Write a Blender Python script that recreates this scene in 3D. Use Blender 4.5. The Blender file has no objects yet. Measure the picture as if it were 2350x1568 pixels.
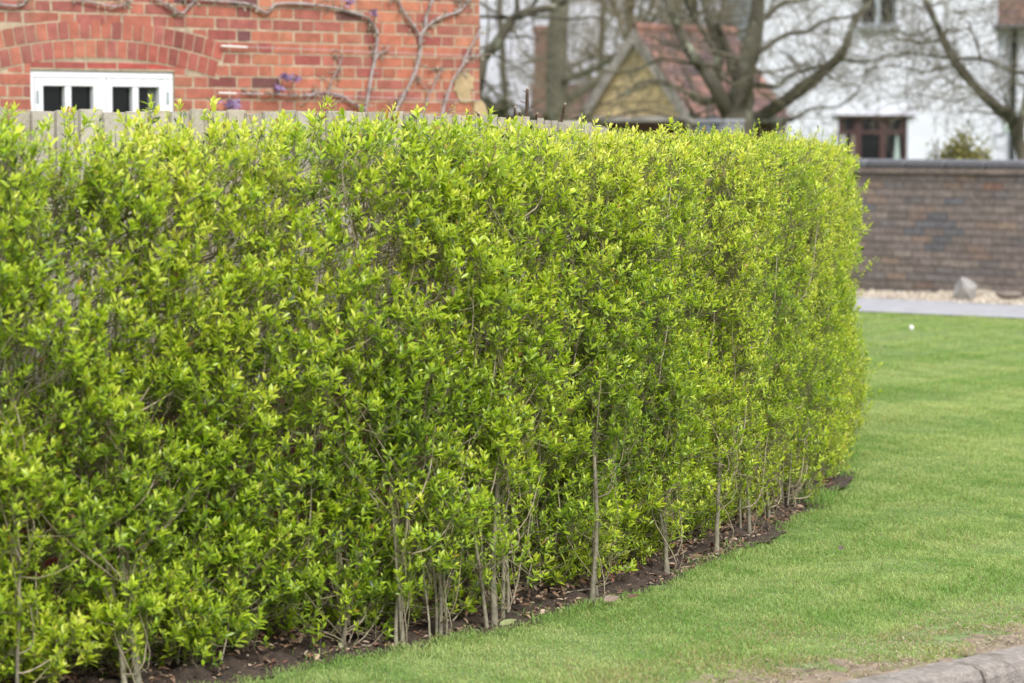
import bpy, math, random
import numpy as np
from mathutils import Matrix, Vector
rng = np.random.default_rng(11)
random.seed(5)
S = bpy.context.scene
COL = S.collection
TAU = 2 * math.pi

# ------------------------------------------------------------------ camera model (photo measured on a 2350 x 1568 grid)
CAMZ, LENS = 1.65, 100.0
F = 2350 * LENS / 36.0
PITCH = math.atan(474 / F)
cp, sp = math.cos(PITCH), math.sin(PITCH)
def ray(x, y):
    a, b = (x - 1175) / F, (784 - y) / F
    return np.array([a, cp + b * sp, -sp + b * cp])
def at(x, y, Y):
    r = ray(x, y); r = r * (Y / r[1]); return np.array([r[0], r[1], r[2] + CAMZ])
def gnd(x, y, z=0.0):
    r = ray(x, y); r = r * ((z - CAMZ) / r[2]); return np.array([r[0], r[1], z])
def proj(P):
    X, Y, Z = P[..., 0], P[..., 1], P[..., 2] - CAMZ
    fw = Y * cp - Z * sp; up = Y * sp + Z * cp
    return 1175 + F * X / fw, 784 - F * up / fw
def sstep(a, b, x):
    t = np.clip((x - a) / (b - a), 0, 1); return t * t * (3 - 2 * t)
def g(y):
    return 0.13 * sstep(12.5, 27.5, np.asarray(y, float))

# ------------------------------------------------------------------ numpy helpers
class Noise:
    def __init__(s, seed, n=10, dim=2):
        r = np.random.default_rng(seed)
        a = r.normal(size=(n, dim)); a /= np.linalg.norm(a, axis=1)[:, None]
        s.k = a * r.uniform(.6, 1.7, (n, 1)) * TAU; s.p = r.uniform(0, TAU, n)
    def __call__(s, *xs, scale=1.0):
        x = np.stack([np.asarray(v, float) for v in xs], -1) * scale
        return np.sin(x @ s.k.T + s.p).sum(-1) / math.sqrt(len(s.p) / 2)
def unit(v):
    return v / np.maximum(np.linalg.norm(v, axis=-1, keepdims=True), 1e-9)
def perp(t):
    ref = np.where(np.abs(t[..., 2:3]) > .9, np.array([1., 0, 0]), np.array([0, 0, 1.]))
    a = unit(np.cross(t, ref)); return a, np.cross(t, a)

def tubes(P, R, sides=5, cap=False):
    """P (N,n,3) centre lines, R (N,n) radii -> verts, quads"""
    P = np.asarray(P, float); R = np.asarray(R, float)
    N, n, _ = P.shape
    T = unit(np.gradient(P, axis=1))
    t0 = T.mean(1, keepdims=True); ref = np.where(np.abs(t0[..., 2:3]) > .8 * np.linalg.norm(t0, axis=-1, keepdims=True), np.array([1., .2, 0]), np.array([0, 0, 1.]))
    A = unit(np.cross(T, np.broadcast_to(ref, T.shape))); B = np.cross(T, A)
    an = np.arange(sides) * TAU / sides
    V = P[:, :, None] + R[:, :, None, None] * (A[:, :, None] * np.cos(an)[None, None, :, None] + B[:, :, None] * np.sin(an)[None, None, :, None])
    i = np.arange(N)[:, None, None] * n * sides + np.arange(n - 1)[None, :, None] * sides
    j = np.arange(sides)[None, None, :]; j2 = (j + 1) % sides
    Q = np.stack([i + j, i + j2, i + sides + j2, i + sides + j], -1).reshape(-1, 4)
    return V.reshape(-1, 3), Q
def resample(pts, n):
    pts = np.asarray(pts, float)
    # catmull-rom
    p = np.vstack([2 * pts[0] - pts[1], pts, 2 * pts[-1] - pts[-2]])
    t = np.linspace(0, len(pts) - 1 - 1e-6, n); k = t.astype(int); f = (t - k)[:, None]
    a, b, c, d = p[k], p[k + 1], p[k + 2], p[k + 3]
    return .5 * (2 * b + (c - a) * f + (2 * a - 5 * b + 4 * c - d) * f * f + (3 * b - a - 3 * c + d) * f ** 3)

class MB:
    """collects geometry, links it as ONE mesh object"""
    def __init__(s): s.v, s.q, s.t, s.c, s.n = [], [], [], [], 0
    def add(s, V, Q=None, T=None, C=None):
        V = np.asarray(V, float).reshape(-1, 3)
        if Q is not None and len(Q): s.q.append(np.asarray(Q, int).reshape(-1, 4) + s.n)
        if T is not None and len(T): s.t.append(np.asarray(T, int).reshape(-1, 3) + s.n)
        if C is None: C = (1, 1, 1)
        C = np.asarray(C, float)
        s.c.append(np.broadcast_to(C, (len(V), 3)) if C.ndim == 1 else C)
        s.v.append(V); s.n += len(V); return s
    def tube(s, pts, r0, r1=None, sides=6, n=None, C=None):
        n = n or max(4, len(pts) * 3)
        P = resample(pts, n) if len(pts) > 2 else np.linspace(pts[0], pts[1], n)
        R = np.linspace(r0, r0 if r1 is None else r1, n)
        V, Q = tubes(P[None], R[None], sides)
        s.add(V, Q, C=C)
        for e, sgn in ((0, 1), (n - 1, -1)):
            ring = np.arange(sides) + e * sides + s.n - len(V)
            k = s.n; s.v.append(P[e][None]); s.c.append(np.broadcast_to(np.asarray((1, 1, 1) if C is None else C, float), (1, 3))); s.n += 1
            s.t.append(np.array([[k, ring[(i + 1) % sides], ring[i]][::sgn] for i in range(sides)]))
        return s
    def box(s, lo, hi, fr=None, C=None, bevel=0.0):
        x0, y0, z0 = lo; x1, y1, z1 = hi
        b = min(bevel, (x1 - x0) * .4, (y1 - y0) * .4, (z1 - z0) * .4)
        if b <= 0:
            V = np.array([(x, y, z) for z in (z0, z1) for y in (y0, y1) for x in (x0, x1)], float)
            Q = [(0, 2, 3, 1), (4, 5, 7, 6), (0, 1, 5, 4), (2, 6, 7, 3), (0, 4, 6, 2), (1, 3, 7, 5)]; T = []
        else:
            V, idx = [], {}
            for ix in (0, 1):
                for iy in (0, 1):
                    for iz in (0, 1):
                        c = [(x0, x1)[ix], (y0, y1)[iy], (z0, z1)[iz]]; d = [(b, -b)[ix], (b, -b)[iy], (b, -b)[iz]]
                        for ax in range(3):
                            p = [c[k] + (0 if k == ax else d[k]) for k in range(3)]
                            idx[ix, iy, iz, ax] = len(V); V.append(p)
            V = np.array(V); Q, T = [], []
            for ax in range(3):
                o = [k for k in range(3) if k != ax]
                for sd in (0, 1):
                    f = []
                    for a_, b_ in ((0, 0), (1, 0), (1, 1), (0, 1)):
                        k = [0, 0, 0]; k[ax] = sd; k[o[0]] = a_; k[o[1]] = b_; f.append(idx[(*k, ax)])
                    Q.append(f if (sd == 1) ^ (ax == 1) else f[::-1])
                for a_ in (0, 1):
                    for b_ in (0, 1):
                        k0 = [0, 0, 0]; k0[o[0]] = a_; k0[o[1]] = b_; k1 = list(k0); k1[ax] = 1
                        f = [idx[(*k0, o[0])], idx[(*k1, o[0])], idx[(*k1, o[1])], idx[(*k0, o[1])]]
                        Q.append(f if ((a_ + b_) % 2 == 0) ^ (ax != 1) else f[::-1])
            for ix in (0, 1):
                for iy in (0, 1):
                    for iz in (0, 1):
                        f = [idx[ix, iy, iz, a_] for a_ in range(3)]; T.append(f if (ix + iy + iz) % 2 else f[::-1])
        if fr is not None: V = np.array([fr(*p) for p in V])
        return s.add(V, Q, T, C)
    def poly(s, pts, fr, o0, o1, C=None):
        """flat outline (u,v) given real thickness from o0 to o1"""
        n = len(pts)
        V = [fr(u, v, o0) for u, v in pts] + [fr(u, v, o1) for u, v in pts]
        cu = np.mean(np.array(pts), 0); V.append(fr(cu[0], cu[1], o1 + .003))
        Q = [(i, (i + 1) % n, n + (i + 1) % n, n + i) for i in range(n)]
        T = [(n + i, n + (i + 1) % n, 2 * n) for i in range(n)]
        return s.add(V, Q, T, C)
    def build(s, name, mat, parent=None, smooth=False, **props):
        V = np.concatenate(s.v); C = np.concatenate(s.c)
        q = np.concatenate(s.q) if s.q else np.zeros((0, 4), int); t = np.concatenate(s.t) if s.t else np.zeros((0, 3), int)
        me = bpy.data.meshes.new(name)
        me.vertices.add(len(V)); me.vertices.foreach_set('co', V.astype(np.float32).ravel())
        lv = np.concatenate([q.ravel(), t.ravel()]).astype(np.int32)
        me.loops.add(len(lv)); me.loops.foreach_set('vertex_index', lv)
        ls = np.concatenate([np.arange(len(q)) * 4, len(q) * 4 + np.arange(len(t)) * 3]).astype(np.int32)
        me.polygons.add(len(ls)); me.polygons.foreach_set('loop_start', ls)
        me.polygons.foreach_set('use_smooth', np.full(len(ls), smooth))
        a = me.color_attributes.new('Col', 'FLOAT_COLOR', 'POINT')
        a.data.foreach_set('color', np.hstack([C, np.ones((len(C), 1))]).astype(np.float32).ravel())
        me.update(calc_edges=True); me.validate()
        me.materials.append(mat)
        return link(bpy.data.objects.new(name, me), parent, **props)
def wloc(o):
    p = Vector(o.location)
    while o.parent is not None:
        o = o.parent
        if o.type == 'EMPTY': p = Vector(o.location)
    return p
def link(o, parent=None, **props):
    COL.objects.link(o)
    if parent is not None:
        o.parent = parent
        r = parent
        while r.parent is not None: r = r.parent
        if r is parent: o.matrix_parent_inverse = Matrix.Translation(-Vector(r.location))
    for k, v in props.items(): o[k] = v
    return o
def thing(name, loc, label, cat, group=None):
    o = bpy.data.objects.new(name, None); COL.objects.link(o); o.location = [float(c) for c in loc]; o.empty_display_size = .1
    o['label'] = label; o['category'] = cat
    if group: o['group'] = group
    return o

# ------------------------------------------------------------------ materials
def mat(name, base=(.5, .5, .5), rough=.7, attr=False, nscale=0, namt=.0, n2=None, bump=0.0, bscale=60, spec=.5, transl=0.0, tboost=1.3, coat=0, mix=None):
    m = bpy.data.materials.new(name); m.use_nodes = True
    nt = m.node_tree; N, Lk = nt.nodes, nt.links
    b = N['Principled BSDF']; out = N['Material Output']
    b.inputs['Roughness'].default_value = rough; b.inputs['Specular IOR Level'].default_value = spec
    if attr:
        a = N.new('ShaderNodeAttribute'); a.attribute_name = 'Col'; c = a.outputs['Color']
    else:
        r = N.new('ShaderNodeRGB'); r.outputs[0].default_value = (*base, 1); c = r.outputs[0]
    tc = N.new('ShaderNodeTexCoord')
    def noise(scale, detail=5, rough_=.6):
        n = N.new('ShaderNodeTexNoise'); n.inputs['Scale'].default_value = scale; n.inputs['Detail'].default_value = detail; n.inputs['Roughness'].default_value = rough_
        Lk.new(tc.outputs['Object'], n.inputs['Vector']); return n.outputs['Fac']
    if mix:   # (other colour, scale, low, high)
        oc, sc_, lo, hi = mix
        mr = N.new('ShaderNodeMapRange'); mr.inputs[1].default_value = lo; mr.inputs[2].default_value = hi; Lk.new(noise(sc_), mr.inputs[0])
        mx = N.new('ShaderNodeMixRGB'); mx.inputs[2].default_value = (*oc, 1); Lk.new(mr.outputs[0], mx.inputs[0]); Lk.new(c, mx.inputs[1]); c = mx.outputs[0]
    if nscale:
        mr = N.new('ShaderNodeMapRange'); mr.inputs[1].default_value = .3; mr.inputs[2].default_value = .7
        mr.inputs[3].default_value = 1 - namt; mr.inputs[4].default_value = 1 + namt; Lk.new(noise(nscale), mr.inputs[0])
        mx = N.new('ShaderNodeMixRGB'); mx.blend_type = 'MULTIPLY'; mx.inputs[0].default_value = 1
        Lk.new(c, mx.inputs[1]); Lk.new(mr.outputs[0], mx.inputs[2]); c = mx.outputs[0]
    Lk.new(c, b.inputs['Base Color'])
    if bump:
        bm = N.new('ShaderNodeBump'); bm.inputs['Strength'].default_value = bump; bm.inputs['Distance'].default_value = .02
        Lk.new(noise(bscale, 6), bm.inputs['Height']); Lk.new(bm.outputs[0], b.inputs['Normal'])
    if transl:
        t = N.new('ShaderNodeBsdfTranslucent'); bb = N.new('ShaderNodeMixRGB'); bb.blend_type = 'MULTIPLY'; bb.inputs[0].default_value = 1
        bb.inputs[2].default_value = (tboost, tboost * 1.02, tboost * .6, 1); Lk.new(c, bb.inputs[1]); Lk.new(bb.outputs[0], t.inputs['Color'])
        ms = N.new('ShaderNodeMixShader'); ms.inputs[0].default_value = transl
        Lk.new(b.outputs[0], ms.inputs[1]); Lk.new(t.outputs[0], ms.inputs[2]); Lk.new(ms.outputs[0], out.inputs['Surface'])
    return m

M = {}
M['leaf'] = mat('privet leaf', attr=True, rough=.33, spec=.55, transl=.36, tboost=1.5)
M['grass'] = mat('grass blade', attr=True, rough=.5, spec=.3, transl=.3, tboost=1.4)
M['twig'] = mat('privet twig', attr=True, rough=.75, nscale=90, namt=.3)
M['stem'] = mat('privet stem bark', attr=True, rough=.8, nscale=60, namt=.35, bump=.3, bscale=120, mix=((.10, .12, .06), 14, .55, .75))
M['soil'] = mat('soil', (.060, .040, .028), .95, nscale=30, namt=.55, bump=1, bscale=50)
M['ground'] = mat('turf ground', (.125, .185, .055), .95, nscale=9, namt=.4, mix=((.15, .14, .06), 1.6, .58, .8))
M['bare'] = mat('dry bare earth', (.26, .20, .145), .95, nscale=16, namt=.4, bump=.8, bscale=60, mix=((.16, .17, .07), 6, .5, .7))
M['litter'] = mat('bark and leaf litter', attr=True, rough=.85, nscale=40, namt=.3)
M['kerb'] = mat('kerb concrete', (.31, .275, .245), .9, nscale=40, namt=.3, bump=.8, bscale=130, mix=((.16, .14, .11), 6, .5, .7))
M['road'] = mat('road tarmac', (.055, .055, .058), .9, nscale=120, namt=.4, bump=.4, bscale=300)
M['path'] = mat('grey path tarmac', (.295, .295, .312), .85, nscale=7, namt=.16, bump=.2, bscale=200)
M['gravel'] = mat('buff gravel', (.40, .345, .275), .95, nscale=26, namt=.45, bump=1, bscale=40)
M['pebble'] = mat('pebble', attr=True, rough=.9)
M['brick'] = mat('red brick', attr=True, rough=.88, nscale=16, namt=.22, mix=((.34, .20, .14), 1.7, .56, .95), bump=.25, bscale=140)
M['darkbrick'] = mat('sooty brick', attr=True, rough=.9, nscale=18, namt=.3, bump=.35, bscale=90)
M['mortar'] = mat('lime mortar', (.40, .315, .22), .95, nscale=22, namt=.25, bump=.3)
M['darkmortar'] = mat('dirty mortar', (.125, .11, .10), .95, nscale=12, namt=.35)
M['lime_patch'] = mat('lime render patch', (.46, .34, .19), .95, nscale=9, namt=.22, bump=.8, bscale=18)
M['bluebrick'] = mat('blue brick coping', attr=True, rough=.6, nscale=14, namt=.18)
M['white_paint'] = mat('white window paint', (.74, .75, .78), .35, nscale=5, namt=.02)
M['glass_dark'] = mat('window glass', (.006, .007, .007), .06, spec=.35)
M['steel'] = mat('grey steel', (.30, .33, .36), .45)
M['wire'] = mat('galvanised wire', (.42, .40, .42), .5)
M['white_plastic'] = mat('white tensioner', (.75, .74, .70), .5)
M['vine'] = mat('wisteria bark', attr=True, rough=.85, nscale=30, namt=.35, bump=.5, bscale=90)
M['petal'] = mat('wisteria petal', attr=True, rough=.6, transl=.3)
M['bud'] = mat('grey bud', (.34, .30, .22), .8, nscale=50, namt=.4)
M['fence'] = mat('weathered fence timber', attr=True, rough=.85, nscale=10, namt=.18, bump=.3, bscale=60)
M['post'] = mat('fence post', (.23, .20, .155), .9, nscale=10, namt=.3)
M['bark'] = mat('lichen bark', (.078, .070, .048), .92, nscale=5, namt=.35, bump=.8, bscale=16, mix=((.25, .275, .20), 4.2, .54, .66))
M['farbark'] = mat('far bark', (.105, .096, .068), .95, nscale=3, namt=.35)
M['treetwig'] = mat('tree twig', (.135, .122, .082), .95, nscale=2.5, namt=.35)
M['tantwig'] = mat('tan spring twigs', (.22, .17, .10), .95, nscale=2, namt=.35)
M['render_white'] = None
M['tile'] = None
M['board'] = mat('waney oak boards', attr=True, rough=.8, nscale=6, namt=.25)
M['barge'] = mat('grey bargeboard', (.30, .27, .245), .85, nscale=6, namt=.35)
M['maroon'] = mat('maroon window timber', (.055, .022, .022), .5)
M['curtain'] = mat('curtain', attr=True, rough=.9)
M['black'] = mat('black paint', (.014, .014, .016), .45)
M['rock_brown'] = mat('brown stone', (.20, .17, .145), .9, nscale=9, namt=.3, bump=.8, bscale=20)
M['rock'] = mat('grey stone', (.29, .28, .265), .9, nscale=7, namt=.3, bump=.9, bscale=14)
M['dry_leaf'] = mat('dry leaf', attr=True, rough=.7, nscale=60, namt=.25)
M['paper'] = mat('white litter', (.82, .82, .80), .8)
M['bush_leaf'] = mat('olive bush leaf', attr=True, rough=.6, transl=.25)
M['room'] = mat('dark room', (.02, .02, .02), .9)

def tile_mat():
    m = bpy.data.materials.new('clay roof tiles'); m.use_nodes = True
    nt = m.node_tree; N, Lk = nt.nodes, nt.links; b = N['Principled BSDF']; b.inputs['Roughness'].default_value = .9
    a = N.new('ShaderNodeAttribute'); a.attribute_name = 'Col'
    tc = N.new('ShaderNodeTexCoord'); n = N.new('ShaderNodeTexNoise'); n.inputs['Scale'].default_value = 2.2; n.inputs['Detail'].default_value = 6
    Lk.new(tc.outputs['Object'], n.inputs['Vector'])
    cr = N.new('ShaderNodeValToRGB'); cr.color_ramp.elements[0].position = .35; cr.color_ramp.elements[0].color = (.45, .45, .5, 1); cr.color_ramp.elements[1].position = .6; cr.color_ramp.elements[1].color = (1.1, 1.05, 1, 1)
    mx = N.new('ShaderNodeMixRGB'); mx.blend_type = 'MULTIPLY'; mx.inputs[0].default_value = 1
    Lk.new(n.outputs['Fac'], cr.inputs[0]); Lk.new(a.outputs['Color'], mx.inputs[1]); Lk.new(cr.outputs[0], mx.inputs[2]); Lk.new(mx.outputs[0], b.inputs['Base Color'])
    return m
M['tile'] = tile_mat()
def white_brick_mat():
    m = bpy.data.materials.new('white painted brick'); m.use_nodes = True
    nt = m.node_tree; N, Lk = nt.nodes, nt.links; b = N['Principled BSDF']; b.inputs['Roughness'].default_value = .75
    tc = N.new('ShaderNodeTexCoord'); mp = N.new('ShaderNodeMapping'); mp.inputs['Rotation'].default_value = (math.pi / 2, 0, 0)
    Lk.new(tc.outputs['Object'], mp.inputs['Vector'])
    br = N.new('ShaderNodeTexBrick'); br.inputs['Scale'].default_value = 1; br.inputs['Brick Width'].default_value = .23; br.inputs['Row Height'].default_value = .08
    br.inputs['Mortar Size'].default_value = .012; br.inputs['Color1'].default_value = (.64, .65, .72, 1); br.inputs['Color2'].default_value = (.60, .615, .685, 1); br.inputs['Mortar'].default_value = (.53, .54, .605, 1)
    Lk.new(mp.outputs[0], br.inputs['Vector'])
    n = N.new('ShaderNodeTexNoise'); n.inputs['Scale'].default_value = 1.4; n.inputs['Detail'].default_value = 7; Lk.new(tc.outputs['Object'], n.inputs['Vector'])
    mr = N.new('ShaderNodeMapRange'); mr.inputs[1].default_value = .3; mr.inputs[2].default_value = .7; mr.inputs[3].default_value = .95; mr.inputs[4].default_value = 1.03; Lk.new(n.outputs['Fac'], mr.inputs[0])
    mx = N.new('ShaderNodeMixRGB'); mx.blend_type = 'MULTIPLY'; mx.inputs[0].default_value = 1; Lk.new(br.outputs['Color'], mx.inputs[1]); Lk.new(mr.outputs[0], mx.inputs[2]); Lk.new(mx.outputs[0], b.inputs['Base Color'])
    bm = N.new('ShaderNodeBump'); bm.inputs['Strength'].default_value = .4; bm.inputs['Distance'].default_value = .01; Lk.new(br.outputs['Fac'], bm.inputs['Height']); bm.invert = True; Lk.new(bm.outputs[0], b.inputs['Normal'])
    return m
M['render_white'] = white_brick_mat()

# ------------------------------------------------------------------ hedge plan curve (= soil / lawn edge)
_pl = np.array([(-2.9, 6.65), (-2.4, 7.1), (-1.95, 7.52), (-1.45, 7.97), (-.95, 8.44), (-.518, 8.87), (-.248, 9.16), (.038, 9.51), (.306, 9.9), (.587, 10.41), (.862, 11.08), (1.10, 11.75),
                (1.363, 12.6), (1.605, 13.7), (1.755, 14.71), (1.86, 15.6), (1.88, 16.5), (1.70, 17.4), (1.2, 18.05), (.5, 18.4)])
_c = resample(_pl, 1500)
_seg = np.r_[0, np.cumsum(np.linalg.norm(np.diff(_c, axis=0), axis=1))]
SL = _seg[-1]
_sg = np.linspace(0, SL, 600)
_cx, _cy = np.interp(_sg, _seg, _c[:, 0]), np.interp(_sg, _seg, _c[:, 1])
_k = np.ones(15) / 15
_tx, _ty = np.gradient(_cx), np.gradient(_cy)
_tx = np.convolve(np.pad(_tx, 7, 'edge'), _k, 'valid'); _ty = np.convolve(np.pad(_ty, 7, 'edge'), _k, 'valid')
_tl = np.hypot(_tx, _ty); _tx, _ty = _tx / _tl, _ty / _tl
def hp(s, d, h):
    """hedge coordinates: along, inward from the lawn edge, height"""
    s = np.asarray(s, float); d = np.asarray(d, float); h = np.asarray(h, float)
    x, y = np.interp(s, _sg, _cx), np.interp(s, _sg, _cy); tx, ty = np.interp(s, _sg, _tx), np.interp(s, _sg, _ty)
    X, Y = x - ty * d, y + tx * d
    return np.stack(np.broadcast_arrays(X, Y, g(Y) + h), -1)
def hn(s):
    tx, ty = np.interp(s, _sg, _tx), np.interp(s, _sg, _ty)
    z = np.zeros_like(tx); return np.stack([ty, -tx, z], -1), np.stack([tx, ty, z], -1)
def nearest(X, Y):
    """signed inward distance to the lawn edge, and s"""
    out_d, out_s = np.empty(len(X)), np.empty(len(X))
    for a in range(0, len(X), 20000):
        dx = X[a:a + 20000, None] - _cx[None, ::2]; dy = Y[a:a + 20000, None] - _cy[None, ::2]
        k = np.argmin(dx * dx + dy * dy, 1) ; r = np.arange(len(k))
        out_d[a:a + 20000] = -_ty[::2][k] * dx[r, k] + _tx[::2][k] * dy[r, k]; out_s[a:a + 20000] = _sg[::2][k]
    return out_d, out_s

# kerb line
K0 = gnd(1990, 1592); K1 = gnd(2350, 1516)
kd = unit((K1 - K0)[:2]); kn = np.array([-kd[1], kd[0]])
def kp(u, v, z): return np.array([K0[0] + kd[0] * u + kn[0] * v, K0[1] + kd[1] * u + kn[1] * v, z])

# ------------------------------------------------------------------ ground sheets
def axis(lo, hi, fine, n_f, n_c):
    a = np.linspace(-fine, fine, n_f); p = np.geomspace(fine, hi, n_c)[1:]; q = -np.geomspace(fine, -lo, n_c)[1:][::-1]
    return np.r_[q, a, p]
U = axis(-500, 500, 12, 240, 12); Vv = np.r_[.11, .15, np.linspace(.3, 30, 300), np.geomspace(30, 600, 14)[1:]]
uu, vv = np.meshgrid(U, Vv)
X = K0[0] + kd[0] * uu + kn[0] * vv; Y = K0[1] + kd[1] * uu + kn[1] * vv
nz = Noise(3)
Zg = g(Y) + .007 * nz(X, Y, scale=.45) * sstep(.2, 1, vv) * (1 - sstep(19, 23, Y)) - .004 - .02 * sstep(23.5, 24.5, Y) - .02 * (1 - sstep(.11, .2, vv))
_dg, _ = nearest(X.ravel(), Y.ravel()); _dg = _dg.reshape(X.shape)
Zg -= .04 * sstep(.0, .12, _dg) * (1 - sstep(1.3, 1.6, _dg)) * (np.abs(uu) < 11)
def grid_q(n, m):
    i = np.arange((n - 1) * m).reshape(n - 1, m)[:, :-1]
    return np.stack([i, i + 1, i + m + 1, i + m], -1).reshape(-1, 4)
MB().add(np.stack([X, Y, Zg], -1), grid_q(*X.shape)).build('ground', M['ground'], smooth=True, kind='structure')
MB().add([kp(-300, -.0, -.125), kp(300, -.0, -.125), kp(300, -90, -.125), kp(-300, -90, -.125)], [(0, 3, 2, 1)]).build('road', M['road'], kind='structure')

# soil bed, slightly mounded, from the lawn edge in under the hedge
ss = np.linspace(.05, SL - .05, 420); dd = np.linspace(-.02, 1.05, 30)
s2, d2 = np.meshgrid(ss, dd); n1, n2 = Noise(8), Noise(9)
edge = .016 * n1(s2, s2 * .3, scale=1.1) + .014 * n1(s2, s2, scale=5)
dz = .006 + .03 * sstep(0, .3, d2) + .010 * n2(s2, d2, scale=4) * sstep(.02, .1, d2) + .006 * n1(s2, d2, scale=11) * sstep(.02, .1, d2)
MB().add(hp(s2, d2 + edge * (1 - sstep(0, .3, d2)), dz), grid_q(*s2.shape)).build('soil_bed', M['soil'], smooth=True, kind='structure')

# path and gravel strip beyond the lawn
def strip(pa, pb, qa, qb, ext, n, zoff, heap=None, m=12):
    pa, pb, qa, qb = [np.array(v, float) for v in (pa, pb, qa, qb)]
    t = np.linspace(-ext, 1 + ext, n)[None, :, None]; w = np.linspace(0, 1, m)[:, None, None]
    P = (pa + (pb - pa) * t) * (1 - w) + (qa + (qb - qa) * t) * w
    z = g(P[..., 1]) + zoff + (heap(P, w[..., 0]) if heap else 0)
    return np.concatenate([P, z[..., None]], -1)
L1a, L1b = (3.03, 24.7), (4.31, 23.85); L2a, L2b = (3.26, 26.6), (4.57, 25.45)
def wallY(X): return 30.85 - .9 * X
wa = (3.4, wallY(3.4)); wb = (4.78, wallY(4.78))
P = strip(L1a, L1b, L2a, L2b, 7, 60, .004); MB().add(P, grid_q(*P.shape[:2])).build('path', M['path'], smooth=True, kind='structure')
ng = Noise(21); 
P = strip(L2a, L2b, wa, wb, 5, 260, .002, lambda P, w: .004 + sstep(0, 1, w) * (.018 + .022 * ng(P[..., 0], P[..., 1], scale=.8)) + .004 * ng(P[..., 1], P[..., 0], scale=6), 24)
GR = P
MB().add(P, grid_q(*P.shape[:2])).build('gravel_strip', M['gravel'], smooth=False, kind='structure')
# loose pebbles lying on it
pk = rng.integers(60, 200, 2600), rng.integers(0, 24, 2600)
pb_ = GR[pk[1], pk[0]] + np.c_[rng.normal(0, .05, (2600, 2)), np.zeros(2600)]
oct_v = np.array([(1, 0, 0), (-1, 0, 0), (0, 1, 0), (0, -1, 0), (0, 0, 1), (0, 0, -1)], float); oct_t = np.array([(0, 2, 4), (2, 1, 4), (1, 3, 4), (3, 0, 4), (2, 0, 5), (1, 2, 5), (3, 1, 5), (0, 3, 5)])
sz = rng.uniform(.008, .03, (2600, 1, 1)) * rng.uniform(.6, 1.2, (2600, 1, 3))
Vp = pb_[:, None] + oct_v[None] * sz
cb = np.array([(.48, .42, .335), (.39, .33, .255), (.31, .26, .205), (.55, .50, .42)])[rng.integers(0, 4, 2600)]
MB().add(Vp, None, (np.arange(2600)[:, None, None] * 6 + oct_t[None]), np.repeat(cb, 6, 0)).build('loose_gravel', M['pebble'], kind='stuff', label='loose buff pebbles on the strip below the dark brick wall')

# ------------------------------------------------------------------ kerb stones
prof = [(.16, -.2), (.16, -.005), (.15, .004), (.045, .004), (.018, -.006), (.004, -.03), (0, -.06), (0, -.2)]
kl = gnd(2240, 1530); ku = float(np.dot(kl[:2] - K0[:2], kd))
for i in range(-5, 6):
    u0, u1 = ku + i * .915 + .008, ku + (i + 1) * .915 - .008
    us = np.r_[u0, np.linspace(u0 + .008, u1 - .008, 12), u1]
    nn = len(prof); V = []
    for j, u in enumerate(us):
        sh = .006 if j in (0, len(us) - 1) else 0
        for v, z in prof: V.append(kp(u, v + sh * (1 if v < .08 else -1), z - sh * (z > -.1) + .0015 * math.sin(u * 17 + v * 40)))
    Q = [(j * nn + k, j * nn + k + 1, (j + 1) * nn + k + 1, (j + 1) * nn + k) for j in range(len(us) - 1) for k in range(nn - 1)]
    T = [(0, k + 1, k) for k in range(1, nn - 1)] + [((len(us) - 1) * nn, (len(us) - 1) * nn + k, (len(us) - 1) * nn + k + 1) for k in range(1, nn - 1)]
    lab = {0: 'pale concrete kerb stone right of the joint, at the lower right corner of the lawn', -1: 'pale concrete kerb stone left of the joint, ending at the bottom edge of the photo'}.get(i, 'concrete kerb stone of the lawn kerb, beyond the edge of the photo')
    MB().add(V, Q, T).build('kerb_stone', M['kerb'], smooth=False, label=lab, category='kerb stone', group='kerb stones along the lawn')

# ------------------------------------------------------------------ lawn grass
def blades(P, h, w, lean, col, segs=2):
    n = len(P); az = rng.uniform(0, TAU, n); a2 = rng.uniform(0, TAU, n)
    side = np.stack([np.cos(az), np.sin(az), 0 * az], -1); ld = np.stack([np.cos(a2), np.sin(a2), 0 * a2], -1)
    up = np.array([0, 0, 1.])
    mid = P + up * (h * .55)[:, None] + ld * (h * lean * .3)[:, None]; tip = P + up * (h * (1 - .25 * lean))[:, None] + ld * (h * lean)[:, None]
    W = side * w[:, None] * .5
    V = np.stack([P - W, P + W, mid + W * .8, mid - W * .8, tip], 1).reshape(-1, 3)
    b = np.arange(n)[:, None] * 5
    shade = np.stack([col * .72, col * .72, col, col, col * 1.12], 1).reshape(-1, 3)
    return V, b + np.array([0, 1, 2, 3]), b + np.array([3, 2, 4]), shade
def grasscol(X, Y, n):
    a = gn1(X, Y, scale=.55) * .5 + gn2(X, Y, scale=3.1) * .55 + gn3(X, Y, scale=.13) * .25
    st = np.sin((X * .93 + Y * -.36) * TAU / 1.15 + 1.2 * gn3(X, Y, scale=.2)) * .12
    t = np.clip(.45 + .30 * (a + st) + rng.normal(0, .16, n), 0, 1)[:, None]
    c = np.array((.190, .318, .072)) * (1 - t) + np.array((.425, .500, .195)) * t
    dry = (rng.random(n) < .055 + .09 * sstep(.8, 1.8, gn2(Y, X, scale=.8)))[:, None]
    c = np.where(dry, np.array((.42, .36, .17)), c)
    return c * rng.uniform(.8, 1.2, (n, 1))
gn1, gn2, gn3 = Noise(31), Noise(32), Noise(33)
N0 = 3500000
gy = rng.uniform(6.6, 25.2, N0) ** 1.0
gx = rng.uniform(-2.6, 6.2, N0)
keep = rng.random(N0) < np.clip(1.15 - (gy - 8) / 15, .22, 1)
keep &= (gx < .182 * gy + .5) | ((gx < .182 * gy + 1.5) & (rng.random(N0) < .5))
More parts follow.
